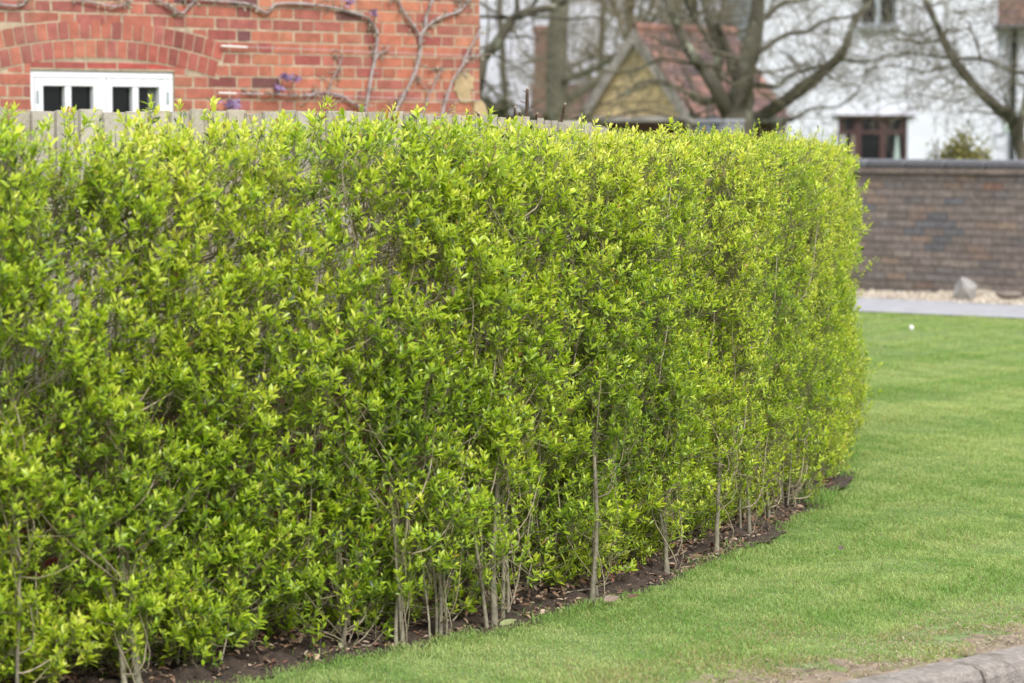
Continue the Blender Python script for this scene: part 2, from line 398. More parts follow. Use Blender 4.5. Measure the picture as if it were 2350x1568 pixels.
# right of hedge: quick reject of the garden side
gx, gy = gx[keep], gy[keep]
d, s_ = nearest(gx, gy)
kv = (gx - K0[0]) * kn[0] + (gy - K0[1]) * kn[1]; kuu = (gx - K0[0]) * kd[0] + (gy - K0[1]) * kd[1]
l1 = gy - (24.7 + (gx - 3.03) * (-.664))
jag = .016 * n1(s_, s_ * .3, scale=1.1) + .014 * n1(s_, s_, scale=5)
bare = sstep(.16, .62, kv + .16 * gn2(gx, gy, scale=1.3) + .07 * gn1(gx, gy, scale=4))
keep = (d < .005 + jag + rng.normal(0, .012, len(d))) & (kv > .165) & (l1 < .02 * gn1(gx, gy, scale=2)) & (rng.random(len(gx)) < .07 + .93 * bare)
gx, gy, kv, d, s_ = [a[keep] for a in (gx, gy, kv, d, s_)]
n = len(gx); print('blades', n)
Pg = np.stack([gx, gy, g(gy) + .007 * nz(gx, gy, scale=.45) * sstep(.2, 1, kv) * (1 - sstep(19, 23, gy)) - .006], -1)
hh = rng.uniform(.010, .023, n) * (1 + .22 * gn1(gx, gy, scale=.9)).clip(.6, 1.5); ww = rng.uniform(.0019, .0034, n) * (1 + (gy - 8) * .045)
edgefx = sstep(-.07, .0, d); hh *= 1 + .35 * edgefx
gc = grasscol(gx, gy, n)
tan = (rng.random(n) < .65 * (1 - sstep(.25, .95, kv + .2 * gn2(gx, gy, scale=1.3))))[:, None]
gc = np.where(tan, np.array((.36, .30, .15)) * rng.uniform(.7, 1.2, (n, 1)), gc)
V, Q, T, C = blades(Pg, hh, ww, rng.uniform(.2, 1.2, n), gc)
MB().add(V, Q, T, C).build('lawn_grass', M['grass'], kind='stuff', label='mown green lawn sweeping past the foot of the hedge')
# rough uncut grass left standing under the hedge's right-hand end
m = 2600
s3 = np.r_[rng.uniform(7.0, 9.6, 1500), rng.uniform(2.0, 7, 1100)]
cl = Noise(44)(s3, s3 * 0, scale=1.3); k = cl > .25; s3 = s3[k]
P3 = hp(s3, rng.normal(.03, .06, len(s3)), 0); 
V, Q, T, C = blades(P3, rng.uniform(.03, .085, len(s3)) * np.where(s3 > 7, 1, .6), rng.uniform(.003, .005, len(s3)), rng.uniform(.3, 1.1, len(s3)), np.array((.20, .34, .075)) * rng.uniform(.7, 1.3, (len(s3), 1)))
MB().add(V, Q, T, C).build('rough_grass', M['grass'], kind='stuff', label='longer uncut grass along the soil edge under the hedge')

# straw, dead clippings and bits on the bare strip behind the kerb, and bark mulch on the bed
def chips(P, L, W, cols, flat=.35):
    n = len(P); az = rng.uniform(0, TAU, n); ti = rng.normal(0, flat, n); ro = rng.normal(0, flat, n)
    a = np.stack([np.cos(az) * np.cos(ti), np.sin(az) * np.cos(ti), np.sin(ti)], -1); b = np.stack([-np.sin(az), np.cos(az), ro], -1); b = unit(b); up = np.cross(a, b)
    a = a * (L / 2)[:, None]; b = b * (W / 2)[:, None]
    cv = up * (W * rng.uniform(.1, .5, n))[:, None]
    V = np.stack([P - a, P - a * .3 - b + cv, P - a * .3 + b + cv, P + a * .45 - b * .8 + cv, P + a * .45 + b * .8 + cv, P + a], 1).reshape(-1, 3)
    k = np.arange(n)[:, None] * 6
    return V, k + np.array([1, 3, 4, 2]), np.concatenate([k + np.array([0, 1, 2]), k + np.array([3, 5, 4])]), np.repeat(cols, 6, 0)
n = 15000
s4 = rng.uniform(.2, SL - 1, n); d4 = np.where(rng.random(n) < .55, rng.uniform(.0, .35, n), rng.uniform(0, .95, n))
P4 = hp(s4, d4 + .02, .03 + .03 * sstep(0, .3, d4) + rng.uniform(-.01, .012, n) - .022 * (d4 < .1))
pal = 1.35 * np.array([(.09, .055, .036), (.13, .078, .048), (.19, .12, .075), (.055, .036, .026), (.24, .17, .115), (.30, .23, .17), (.15, .07, .04)])
V, Q, T, C = chips(P4, rng.uniform(.012, .042, n), rng.uniform(.004, .016, n), pal[rng.integers(0, 7, n)] * rng.uniform(.7, 1.2, (n, 1)))
m4 = MB().add(V, Q, T, C)
m4.build('leaf_litter', M['litter'], kind='stuff', label='brown bark mulch and dead leaf fragments on the soil under the hedge')
n = 6500
u5, v5 = rng.uniform(-2.5, 3.5, n), .16 + np.abs(rng.normal(0, .2, n))
P5 = np.stack([K0[0] + kd[0] * u5 + kn[0] * v5, K0[1] + kd[1] * u5 + kn[1] * v5, np.full(n, .004) + rng.uniform(0, .012, n)], -1)
V, Q, T, C = chips(P5, rng.uniform(.006, .030, n), rng.uniform(.0012, .005, n), np.array([(.30, .24, .165), (.25, .19, .13), (.19, .14, .095), (.33, .28, .19)])[rng.integers(0, 4, n)])
MB().add(V, Q, T, C).build('dead_grass', M['litter'], kind='stuff', label='straw coloured dead grass and crumbs on the bare strip behind the kerb')

us = np.linspace(-4.2, 5.2, 280); vs5 = np.linspace(0, 1, 10); u6, w6 = np.meshgrid(us, vs5); vw = .12 + w6 * (.30 + .13 * n1(u6, 0 * u6, scale=.8) + .06 * n2(u6, 0 * u6, scale=3))
P6 = np.stack([K0[0] + kd[0] * u6 + kn[0] * vw, K0[1] + kd[1] * u6 + kn[1] * vw, .004 + .004 * n2(u6, vw, scale=6) - .012 * w6 ** 2 - .02 * (1 - sstep(.12, .165, vw))], -1)
MB().add(P6, grid_q(*u6.shape)).build('bare_earth', M['bare'], smooth=True, kind='structure')
# single fallen leaves
def fallen_leaf(p, L, W, az, tilt, col, name, label, bank=.45):
    n = 9; m = MB(); t = np.linspace(0, 1, n); L, W = L * .72, W * .72
    prof_ = W * np.sin(np.pi * t ** .8) ** .8 * .5
    rows = []
    for i in range(n):
        cz = .35 * L * (t[i] - .5) ** 2 + tilt * t[i] * L
        rows += [((t[i] - .5) * L, -prof_[i], cz + abs(prof_[i]) * .5), ((t[i] - .5) * L, 0, cz), ((t[i] - .5) * L, prof_[i], cz + abs(prof_[i]) * .35)]
    R = np.array(rows); ca, sa = math.cos(az), math.sin(az)
    Vw = np.stack([R[:, 0] * ca - R[:, 1] * sa, R[:, 0] * sa + R[:, 1] * ca, R[:, 2] + bank * R[:, 1]], -1) + p
    Q = [(i * 3 + k, i * 3 + k + 1, i * 3 + k + 4, i * 3 + k + 3) for i in range(n - 1) for k in (0, 1)]
    m.add(Vw, Q, None, col); return m.build(name, M['dry_leaf'], smooth=True, label=label, category='leaf', group='single fallen leaves')
def on(x, y, dz=.02): 
    p = gnd(x, y, dz); return p
fallen_leaf(on(1404, 1381, .03), .085, .055, .5, .15, (.21, .155, .12), 'fallen_leaf', 'curled pale brown dead leaf lying on the soil beside a hedge stem')
fallen_leaf(on(1166, 1437, .04), .085, .045, .3, .25, (.20, .22, .09), 'fallen_leaf', 'broad grey green leaf lying on the soil left of the twin pale stems')
fallen_leaf(on(1452, 1372, .03), .07, .03, .2, .1, (.11, .06, .035), 'fallen_leaf', 'narrow rust brown dead leaf on the soil near the lawn edge')
fallen_leaf(on(1930, 1262, .035), .05, .03, 1.2, .3, (.075, .06, .045), 'fallen_leaf', 'small dark curled leaf lying alone on the open lawn')
fallen_leaf(on(1350, 1345, .04), .06, .035, 2.2, .2, (.22, .14, .09), 'fallen_leaf', 'brown dead leaf lying deeper under the hedge behind the lawn edge')
# crumpled scrap of paper
r_ = np.random.default_rng(4); V = oct_v * .022 * r_.uniform(.6, 1.3, (6, 3)) + gnd(2090, 753, float(g(22.8)) + .045)
MB().add(V, None, oct_t).build('paper_scrap', M['paper'], label='tiny white scrap of paper lying on the far lawn', category='litter')

# ------------------------------------------------------------------ brickwork
def bricks(mb, fr, u0, u1, v0, v1, course, bond, colf, skip, proud=.004, jit=.002, r=None):
    r = r or np.random.default_rng(1)
    nrow = int(math.ceil((v1 - v0) / course)); V, C = [], []
    for i in range(nrow):
        va, vb = v0 + i * course + .005, min(v0 + (i + 1) * course - .005, v1)
        if vb - va < .01: continue
        if bond == 'flemish': pat = [(.215, .01), (.1025, .01)]; off = (i % 2) * .16875
        else: pat = [(.215, .01)]; off = (i % 2) * .1125 + r.normal(0, .02)
        u = u0 - off; k = 0
        while u < u1:
            w, j = pat[k % len(pat)]; k += 1
            a, b = max(u, u0), min(u + w + r.normal(0, .003), u1); u += w + j
            if b - a < .02: continue
            um, vm = (a + b) / 2, (va + vb) / 2
            if skip and skip(a, b, va, vb): continue
            p = proud + r.normal(0, .0009)
            q = r.normal(0, jit, (4, 2)) * .8
            e = .0025
            base = [(a, va), (b, va), (b, vb), (a, vb)]; top = [(a + e, va + e), (b - e, va + e), (b - e, vb - e), (a + e, vb - e)]
            V += [fr(x + q[m][0], y + q[m][1], 0) for m, (x, y) in enumerate(base)] + [fr(x + q[m][0], y + q[m][1], p) for m, (x, y) in enumerate(top)]
            C += [colf(um, vm, r)] * 8
    n = len(C) // 8; k = np.arange(n)[:, None, None] * 8
    f = np.array([(4, 5, 6, 7), (0, 1, 5, 4), (1, 2, 6, 5), (2, 3, 7, 6), (3, 0, 4, 7)])
    mb.add(np.array(V), (k + f[None]).reshape(-1, 4), None, np.array(C)); return mb

# ------------------------------------------------------------------ brick house (left background)
TH = math.atan(.84); ex, ey = math.cos(TH), math.sin(TH)
def hplane(x, y):
    """photo point -> (u leftwards from the corner, v height) on the house wall"""
    r = ray(x, y); k = 19.88 / (r[1] - .84 * r[0]); p = r * k
    return ((C0[0] - p[0]) / ex, p[2] + CAMZ)
r = ray(1100, 150); C0 = r * (19.88 / (r[1] - .84 * r[0])); C0 = np.array([C0[0], C0[1], 0.])
def hf(u, v, o): return np.array([C0[0] - ex * u + ey * o, C0[1] - ey * u - ex * o, v])
house = thing('brick_house', hf(0, 0, 0), 'red brick house with wisteria on its wall and white casement window, behind the hedge', 'house')
wl, wr = hplane(69.5, 159)[0], hplane(400, 166)[0]; wt = (hplane(69.5, 159)[1] + hplane(400, 166)[1]) / 2; wb_ = 1.02
uc = (wl + wr) / 2 + .02
rc = np.random.default_rng(77)
brn = Noise(5)
def housecol(u, v, r):
    t = r.random(); c = np.array((.385, .130, .080)) if t < .5 else np.array((.335, .110, .082)) if t < .8 else np.array((.43, .165, .095))
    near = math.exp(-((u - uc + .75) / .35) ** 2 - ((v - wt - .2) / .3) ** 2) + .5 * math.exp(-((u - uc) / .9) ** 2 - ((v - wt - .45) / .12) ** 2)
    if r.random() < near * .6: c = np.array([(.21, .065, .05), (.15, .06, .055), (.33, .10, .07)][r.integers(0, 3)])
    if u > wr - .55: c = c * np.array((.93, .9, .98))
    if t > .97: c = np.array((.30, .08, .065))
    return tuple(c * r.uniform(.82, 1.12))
RA, HS = 3.3, .86; va = hplane(215, 133)[1]; cv0 = va - RA
def in_arch(u, v, pad=0): 
    rr = math.hypot(u - uc, v - cv0); return RA - pad < rr < RA + .235 + pad and abs(u - uc) < HS - .03
def skip(a, b, va_, vb_):
    if a < wl - .004 and b > wr + .004 and vb_ > wb_ and va_ < wt + .004:
        return True
    return False
def split_skip(a, b, v0_, v1_):
    um, vm = (a + b) / 2, (v0_ + v1_) / 2
    if in_arch(um, vm): return True
    return skip(a, b, v0_, v1_)
mbk = MB()
# four fields round the opening so no brick crosses it
row = .075
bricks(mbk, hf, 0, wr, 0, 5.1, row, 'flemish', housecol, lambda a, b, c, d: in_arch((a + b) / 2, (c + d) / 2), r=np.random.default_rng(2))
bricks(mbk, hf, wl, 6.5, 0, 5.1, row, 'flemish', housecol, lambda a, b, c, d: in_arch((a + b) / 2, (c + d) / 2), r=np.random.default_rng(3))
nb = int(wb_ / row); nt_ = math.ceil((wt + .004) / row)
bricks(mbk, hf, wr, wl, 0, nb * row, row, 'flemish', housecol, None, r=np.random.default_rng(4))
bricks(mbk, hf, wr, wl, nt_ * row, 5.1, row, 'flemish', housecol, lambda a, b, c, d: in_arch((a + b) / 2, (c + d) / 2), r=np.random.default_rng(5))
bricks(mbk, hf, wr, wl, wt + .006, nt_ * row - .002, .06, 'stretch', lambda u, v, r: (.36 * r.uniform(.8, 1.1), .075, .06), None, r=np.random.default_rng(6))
# relieving arch of two header rings
for ring in (0, 1):
    r0 = RA + ring * .117 + .004; r1 = r0 + .105
    half = HS + (.0 if ring == 0 else .05); nbk = int(2 * half / (.0735))
    for i in range(nbk):
        a0 = (-half + i * 2 * half / nbk) / r0; a1 = (-half + (i + 1) * 2 * half / nbk) / r0; gp = .0045 / r0
        pts = [(a0 + gp, r0), (a1 - gp, r0), (a1 - gp, r1), (a0 + gp, r1)]
        uv = [(uc + rr * math.sin(a), cv0 + rr * math.cos(a)) for a, rr in pts]
        if uv[0][0] < wr - .62 : pass
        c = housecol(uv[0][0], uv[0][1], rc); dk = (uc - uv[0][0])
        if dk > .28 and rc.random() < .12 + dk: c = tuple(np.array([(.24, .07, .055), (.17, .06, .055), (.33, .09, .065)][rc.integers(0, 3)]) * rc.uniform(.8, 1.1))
        V = [hf(u, v, .002) for u, v in uv] + [hf(u + (uc - u) * 0, v, .007) for u, v in uv]
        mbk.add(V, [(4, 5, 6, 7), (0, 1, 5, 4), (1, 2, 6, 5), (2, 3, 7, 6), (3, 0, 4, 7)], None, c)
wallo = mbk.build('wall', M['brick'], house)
mm = MB()
def sheet(mb, fr, us, vs, o, hole):
    for i in range(len(us) - 1):
        for j in range(len(vs) - 1):
            if hole and hole((us[i] + us[i + 1]) / 2, (vs[j] + vs[j + 1]) / 2): continue
            mb.add([fr(us[i + 1], vs[j], o), fr(us[i], vs[j], o), fr(us[i], vs[j + 1], o), fr(us[i + 1], vs[j + 1], o)], [(0, 1, 2, 3)])
sheet(mm, hf, [0, wr, wl, 6.5], [0, wb_, wt, 5.1], .0012, lambda u, v: wr < u < wl and wb_ < v < wt)
# arch bed, reveals, return walls
na = 24
for i in range(na):
    a0, a1 = [(-HS - .03 + (2 * HS + .06) * t / na) / RA for t in (i, i + 1)]
    mm.add([hf(uc + rr * math.sin(a), cv0 + rr * math.cos(a), .0035) for a, rr in ((a0, RA - .006), (a1, RA - .006), (a1, RA + .236), (a0, RA + .236))], [(3, 2, 1, 0)])
for (ua, va1, ub, vb1) in ((wl, wb_, wl, wt), (wl, wt, wr, wt), (wr, wt, wr, wb_), (wr, wb_, wl, wb_)):
    mm.add([hf(ua, va1, .0012), hf(ub, vb1, .0012), hf(ub, vb1, -.25), hf(ua, va1, -.25)], [(0, 1, 2, 3)])
mm.build('mortar_bed', M['mortar'], house)
side = MB()
def hside(u, v, o): return hf(0 - o, v, -u)   # right return wall
bricks(side, lambda u, v, o: hf(-o, v, -u), 0, 6, 0, 5.1, row, 'flemish', housecol, None, r=np.random.default_rng(9))
side.add([hf(-.0012, 0, 0), hf(-.0012, 0, -6), hf(-.0012, 5.1, -6), hf(-.0012, 5.1, 0)], [(0, 1, 2, 3)], None, (.40, .315, .22))
side.build('wall', M['brick'], house)
rf = MB()
for o_s, o_e, z0, z1 in ((.35, -3, 5.0, 7.6), (-6.35, -3, 5.0, 7.6)):
    rf.add([hf(-.2, z0, o_s), hf(6.6, z0, o_s), hf(6.6, z1, o_e), hf(-.2, z1, o_e)], [(0, 3, 2, 1)], None, (.30, .11, .07))
    rf.add([hf(-.2, z0 - .08, o_s), hf(6.6, z0 - .08, o_s), hf(6.6, z1 - .08, o_e), hf(-.2, z1 - .08, o_e)], [(0, 1, 2, 3)], None, (.2, .1, .07))
rf.build('roof', M['tile'], house)
# lime patches at the corner
def r3(x, y): return hplane(789.5 + x * .1875, y * .1875)
P1 = [r3(*p) for p in [(1400, 900), (1450, 868), (1492, 858), (1530, 905), (1585, 960), (1560, 1040), (1585, 1085), (1525, 1110), (1545, 1170), (1552, 1240), (1480, 1262), (1415, 1250), (1385, 1200), (1370, 1140), (1328, 1105), (1345, 1040), (1338, 985)]]
lp = MB(); lp.poly(P1[::-1], hf, 0, .012)
P2 = [r3(*p) for p in [(1565, 1232), (1645, 1228), (1690, 1275), (1715, 1340), (1732, 1420), (1735, 1560), (1555, 1560), (1560, 1400)]]
lp.poly(P2[::-1], hf, -.1, .030); lp.build('lime_patch', M['lime_patch'], house)
# white casement window
win = bpy.data.objects.new('window', None); COL.objects.link(win); win.parent = house; win.matrix_parent_inverse = Matrix.Translation(-Vector(house.location)); win.location = [0, 0, 0]
def sub(o, par):   # child of a part whose own transform is identity
    o.parent = par; o.matrix_parent_inverse = Matrix.Identity(4); return o
Wd = wl - wr; zs = 1.047
def wx(z): return wl - (z - 370) / (2130 - 370) * Wd
hd = .098; fm = MB(); O0, O1 = -.09, -.012
def bar(mb, ua, ub, va_, vb_, o0=O0, o1=O1, bev=.003): mb.box((min(ua, ub), va_, o0), (max(ua, ub), vb_, o1), hf, None, bev)
bar(fm, wl - .002, wr + .002, wt - .045, wt - .003)                      # head
bar(fm, wl - .002, wx(425), wb_, wt - .047); bar(fm, wx(2075), wr + .002, wb_, wt - .047)   # jambs
bar(fm, wx(1215), wx(1285), wb_, wt - .047)                             # mullion
fo = fm.build('frame', M['white_paint'], win)
for c0, c1, p in ((429, 1211, (525, 790, 865, 1130)), (1289, 2071, (1360, 1615, 1690, 1945))):
    cm = MB(); o0, o1 = -.075, -.004
    bar(cm, wx(c0), wx(p[0]), wb_, wt - .05, o0, o1); bar(cm, wx(p[1]), wx(p[2]), wb_ + .06, wt - hd - .002, o0, o1 - .004); bar(cm, wx(p[3]), wx(c1), wb_, wt - .05, o0, o1)
    bar(cm, wx(p[0]) - .001, wx(p[3]) + .001, wt - hd, wt - .05, o0, o1); bar(cm, wx(p[0]) - .001, wx(p[3]) + .001, wb_, wb_ + .06, o0, o1)
    sub(cm.build('casement', M['white_paint'], win), win)
    gm = MB(); gm.box((wx(p[3]), wb_ + .05, -.05), (wx(p[0]), wt - hd + .01, -.046), hf); sub(gm.build('pane', M['glass_dark'], win), win)
gm = MB(); gm.box((wx(1945), wb_ + .06, -.0455), (wx(1840), wt - hd - .001, -.0445), hf, (.10, .11, .10)); sub(gm.build('curtain', M['curtain'], win), win)  # grey strip before the dark pane, painting its slight reflection rather than cloth
for zc in (455, 2045):
    hm = MB(); hm.box((wx(zc) - .008, wt - .205, -.012), (wx(zc) + .008, wt - .125, .004), hf, None, .002); sub(hm.build('hinge', M['steel'], win), win)
sub(fo, win)
sl = MB(); sl.box((wr - .06, wb_ - .07, -.2), (wl + .06, wb_ - .002, .05), hf, None, .004); sub(sl.build('sill', M['white_paint'], win), win)

# wires with tensioners
def wl_pts(pts, o): return [hf(*hplane(x, y), o) for x, y in pts]
for (pts, tn) in (([(500, 106), (1100, 130)], [(500, 106), (560, 109)]), ([(495, 213.5), (1095, 231)], [(495, 213.5), (535, 215)])):
    lab = 'thin taut training wire on the brick wall, the upper one with white tensioner' if tn[0][1] < 150 else 'thin taut training wire on the brick wall, the lower one just above the fence'
    t = thing('training_wire', wl_pts(pts[:1], .03)[0], lab, 'wire', 'wires on the house wall')
    MB().tube(wl_pts(pts, .035), .0022, sides=5, n=6).build('wire', M['wire'], t)
    MB().tube(wl_pts(tn, .035), .006, sides=8, n=4).build('tensioner', M['white_plastic'], t)
# wisteria
wis = thing('wisteria', hf(0.9, 0, .05), 'bare grey wisteria stems with a few purple flower wisps trained on the brick wall', 'climber')
vm = MB(); sp_ = MB(); vc = (.33, .28, .27)
stems = [([(834, 262), (834.5, 249), (845.7, 178), (853, 141), (860.7, 84), (853, 60), (832.6, 39), (789.5, 26), (750, 16), (684, 9), (628, 10), (605.6, 30), (560.6, 9), (478, 2), (412, -4)], 9, 7),
         ([(895, 270), (904, 251), (917, 225), (935.7, 191), (954.5, 141), (960, 84), (969.5, 66), (973, 37), (986, 0), (990, -20)], 12, 9),
         ([(959, 84), (939.5, 54), (921, 28), (907.6, 0), (900, -20)], 8, 7), ([(969.5, 66), (996, 45), (1024, 34), (1048, 26), (1060, 14), (1071, 0), (1080, -15)], 9, 5), ([(1046, 27), (1049, 10), (1052, -10)], 5, 4),
         ([(1003, 280), (1009, 261), (1020, 223), (1033, 186), (1052, 156), (1067, 122), (1089.5, 81), (1097, 60)], 9, 6), ([(1052, 156), (1064, 143), (1074.5, 129), (1097, 127)], 6, 4),
         ([(965, 262), (967.6, 253), (981, 216), (1005, 165), (1008, 155)], 5, 3), ([(980, 214), (968, 198), (954.5, 180)], 4, 2.5),
         ([(834, 250), (812, 242), (795, 231), (778, 219), (750, 214), (718, 212)], 8, 7), ([(720, 213), (703, 218), (665.6, 221), (628, 216), (590.6, 215.6), (545.6, 215.6)], 6, 4.5),
         ([(750, 212), (752, 193), (766, 167), (776, 142.5), (782, 128)], 5, 3), ([(853, 141), (866, 122), (880, 117), (888, 104)], 6, 3),
         ([(440, 3), (428, 16), (412, 31), (390, 18), (366, 6), (340, -8)], 6, 6), ([(300, 0), (281, 11), (250, 14), (200, 5), (160, -4)], 5, 5), ([(60, -8), (47, 11), (20, 14), (-20, 8)], 6, 6)]
for pts, w0, w1 in stems:
    k = 18.4 / F * .42
    w3 = wl_pts(pts, .028); n = len(w3) * 5
    Pq = resample(w3, n); tt = np.linspace(0, 1, n)
    Rq = (w0 + (w1 - w0) * tt) * k * (1 + .13 * np.sin(tt * 37 + w0) + .1 * np.sin(tt * 71))
    V, Q = tubes(Pq[None], Rq[None], 8); MB().add(V, Q, None, vc).build('stem', M['vine'], wis, smooth=True)
    for _ in range(int(len(pts) * 1.6)):   # short knobbly spurs
        i = rng.integers(2, n - 1); b = Pq[i]; dr = unit(np.array([rng.normal(0, 1), -.55, rng.normal(.25, .9)])); L = rng.uniform(.025, .10)
        e = b + dr * L; mid = (b + e) / 2 + rng.normal(0, .012, 3)
        sp_.tube([b, mid, e], .0042, .003, 5, 5, (.30, .25, .2))
        if rng.random() < .6: sp_.tube([e, e + rng.normal(0, .014, 3)], .009, .004, 5, 4, (.34, .30, .22))
sp_.build('spurs', M['vine'], wis, smooth=True, kind='stuff')
for (x, y, w, h, n) in ((655, 180, 26, 8, 34), (625, 205, 10, 7, 22), (516, 240, 24, 9, 60), (784, 7, 8, 10, 24), (842, 32, 9, 5, 14), (636, 178, 7, 7, 22)):
    fm2 = MB()
    for _ in range(n):
        c = hf(*hplane(x + rng.normal(0, w * .42), y + rng.normal(0, h * .42)), .05 + rng.uniform(0, .05))
        q = rng.normal(0, .013, (4, 3)); fm2.add(c + q, [(0, 1, 2, 3)], None, np.array([(.33, .23, .46), (.42, .33, .54), (.26, .16, .36)][rng.integers(0, 3)]))
    fm2.build('flower', M['petal'], wis, kind='stuff')

# ------------------------------------------------------------------ low garden wall + close boarded fence behind the hedge
gw = thing('garden_wall', hp(4, .95, 0), 'low old red brick wall seen through the foot of the hedge, carrying the board fence', 'wall')
def gf(u, v, o): return hp(u, .93 - o, v)
def gcol(u, v, r):
    t = r.random(); c = np.array((.30, .085, .05)) if t < .45 else np.array((.22, .07, .055)) if t < .75 else np.array((.34, .20, .16)) if t < .9 else np.array((.36, .11, .055))
    return tuple(c * r.uniform(.75, 1.15))
b_ = MB(); bricks(b_, gf, .1, SL - .1, -.02, .735, .0755, 'flemish', gcol, None, .005, .003, np.random.default_rng(12))
b_.build('brick_face', M['brick'], gw)
su = np.linspace(.1, SL - .1, 200); c_ = MB()
ro = np.stack([hp(su, np.full(200, d_), np.full(200, h_)) for d_, h_ in ((.929, -.05), (.929, .735), (1.04, .735), (1.04, -.05))], 0)
c_.add(ro, grid_q(4, 200)); c_.build('mortar_bed', M['mortar'], gw)
fe = thing('board_fence', hp(4, .98, .74), 'weathered grey close-boarded timber fence standing on the low wall behind the hedge', 'fence')
bd = MB(); u = .15; i = 0; fr_ = np.random.default_rng(15)
topn = Noise(61, 5, 1)
while u < SL - .3:
    w = .107; pf0 = hp(u, .965, 0); xf = 1175 + F * pf0[0] / pf0[1]
    top = CAMZ + (310 - float(np.interp(xf, [0, 660, 900, 1100, 1200, 1290, 1350, 1450], [252, 256, 260, 266, 272, 281, 295, 322]))) * pf0[1] / F + fr_.normal(0, .004)
    c = np.array((.43, .395, .325)) * fr_.uniform(.82, 1.12) * (np.array((1, .98, .93)) if fr_.random() < .5 else np.array((1, 1.01, 1.02)))
    V = []
    for vv_ in (.742, top):
        for (uu_, o0, o1) in ((u, .958, .970), (u + w, .974, .979)):
            V += [hp(uu_, o0, vv_ + fr_.normal(0, .0012) * (vv_ > 1)), hp(uu_, o1, vv_)]
    bd.add(V, [(0, 4, 6, 2), (1, 3, 7, 5), (4, 5, 7, 6), (0, 1, 5, 4), (2, 6, 7, 3), (0, 2, 3, 1)], None, c)
    u += .1; i += 1
bd.build('board_panel', M['fence'], fe)
rl = MB()
for z in (.95, 1.5):
    P = np.stack([hp(su, np.full(200, d_), np.full(200, h_)) for d_, h_ in ((.985, z), (.985, z + .07), (1.03, z + .07), (1.03, z), (.985, z))], 0); rl.add(P, grid_q(5, 200))
rl.build('rail', M['post'], fe)
for u in np.arange(.6, SL - .4, 1.8):
    p = hp(u, 1.085, 0); m_ = MB(); m_.box((p[0] - .045, p[1] - .045, 0), (p[0] + .045, p[1] + .045, 1.5), None, None, .004); m_.build('post', M['post'], fe)

# ------------------------------------------------------------------ the privet hedge
hedge = thing('privet_hedge', hp(5, .3, 0), 'long clipped privet hedge in fresh yellow green leaf, curving away along the lawn', 'hedge')
HT = lambda s: 1.600 + .012 * sstep(8.6, 6.5, s) - .012 * sstep(3.2, 2, s) + .048 * sstep(5.2, 3.2, s) + .012 * np.exp(-((s - 4.6) / 1.2) ** 2) - .055 * sstep(8.3, 10.5, s)
en1, en2 = Noise(71), Noise(72)
def front(s, h):
    hk = [0, .1, .25, .45, .7, 1.0, 1.35, 1.5, 1.62, 1.75]
    lo = np.interp(h, hk, [.13, .10, .07, .055, .045, .03, .03, .055, .12, .2]); hi = np.interp(h, hk, [.21, .17, .105, .07, .05, .03, .04, .085, .17, .25])
    t = sstep(3.3, 4.6, s) * (1 - .8 * sstep(7.2, 8.6, s)); base = lo * (1 - t) + hi * t
    base = base - .07 * sstep(6.6, 7.8, s) * sstep(.8, .3, h)
    return base + .020 * en1(s, h, scale=1.1) + .020 * en2(s, h, scale=2.6)
GAPS = [(760, 430, 110, 120, .55), (590, 345, 160, 45, .35), (870, 560, 110, 170, .62), (940, 720, 110, 110, .5), (800, 980, 55, 60, .6), (320, 700, 90, 60, .35), (360, 1085, 65, 45, .8), (235, 1255, 75, 55, .8),
        (100, 1290, 50, 60, .6), (1010, 1275, 130, 130, .97), (1165, 1260, 70, 130, .85), (1060, 1090, 90, 55, .55), (705, 1040, 60, 40, .65), (770, 1260, 60, 80, .6), (690, 1440, 110, 70, .85), (320, 1525, 120, 50, .85),
        (950, 1450, 150, 60, .9), (1440, 1080, 40, 60, .5), (1730, 1050, 35, 90, .5), (1500, 900, 60, 50, .25), (1250, 960, 50, 80, .45), (1330, 1100, 60, 80, .4), (1100, 620, 90, 60, .3), (560, 560, 50, 60, .3), (200, 640, 80, 40, .3)]
dn1, dn2 = Noise(81), Noise(82)
def density(P, s, h):
    x, y = proj(P); k = np.ones(len(P))
    for cx, cy, rx, ry, a in GAPS: k *= 1 - a * (.85 if cy > 1200 and not 900 < cx < 1250 else 1) * np.exp(-((x - cx) / rx) ** 2 - ((y - cy) / ry) ** 2)
    k *= np.clip(.92 + .13 * dn1(s, h, scale=1.1) + .24 * dn2(s, h, scale=3.0), .35, 1)
    tq = sstep(3.3, 4.6, s) * (1 - .8 * sstep(7.2, 8.6, s)); k *= np.interp(h, [0, .06, .16, .3], [.6, .85, 1, 1.0]) * (1 - tq) + tq * np.interp(h, [0, .06, .16, .3], [.3, .6, .88, 1.0]); k *= np.where(s < 4.2, 1.0, .85)
    k *= np.where(s > 10.8, .45, 1)
    return k
# stems: (photo x, photo y of the foot) for those one can see, the rest filled in between
feet = []
for (x, y, n, rad) in ((455, 1603, 2, .016), (120, 1640, 1, .008), (790, 1478, 3, .009), (850, 1440, 2, .011), (995, 1484, 3, .0145), (1022, 1453, 4, .0085), (1163, 1424, 2, .0085), (1203, 1432, 2, .0145), (1388, 1376, 2, .012),
                       (1527, 1310, 2, .011), (1640, 1266, 1, .0125), (1722, 1220, 2, .011), (1765, 1188, 2, .009), (1795, 1160, 2, .009), (1862, 1120, 2, .009)):
    p = gnd(x, y, .02); d_, s_ = nearest(p[:1], p[1:2]); feet.append((float(s_[0]), float(np.clip(d_[0], .05, .4)), n, rad))
for s_ in np.arange(.3, SL - .4, .42):
    if min(abs(s_ - f[0]) for f in feet) > .14: feet.append((s_ + rng.normal(0, .03), rng.uniform(.32, .52), rng.integers(2, 4), rng.uniform(.0045, .0075)))
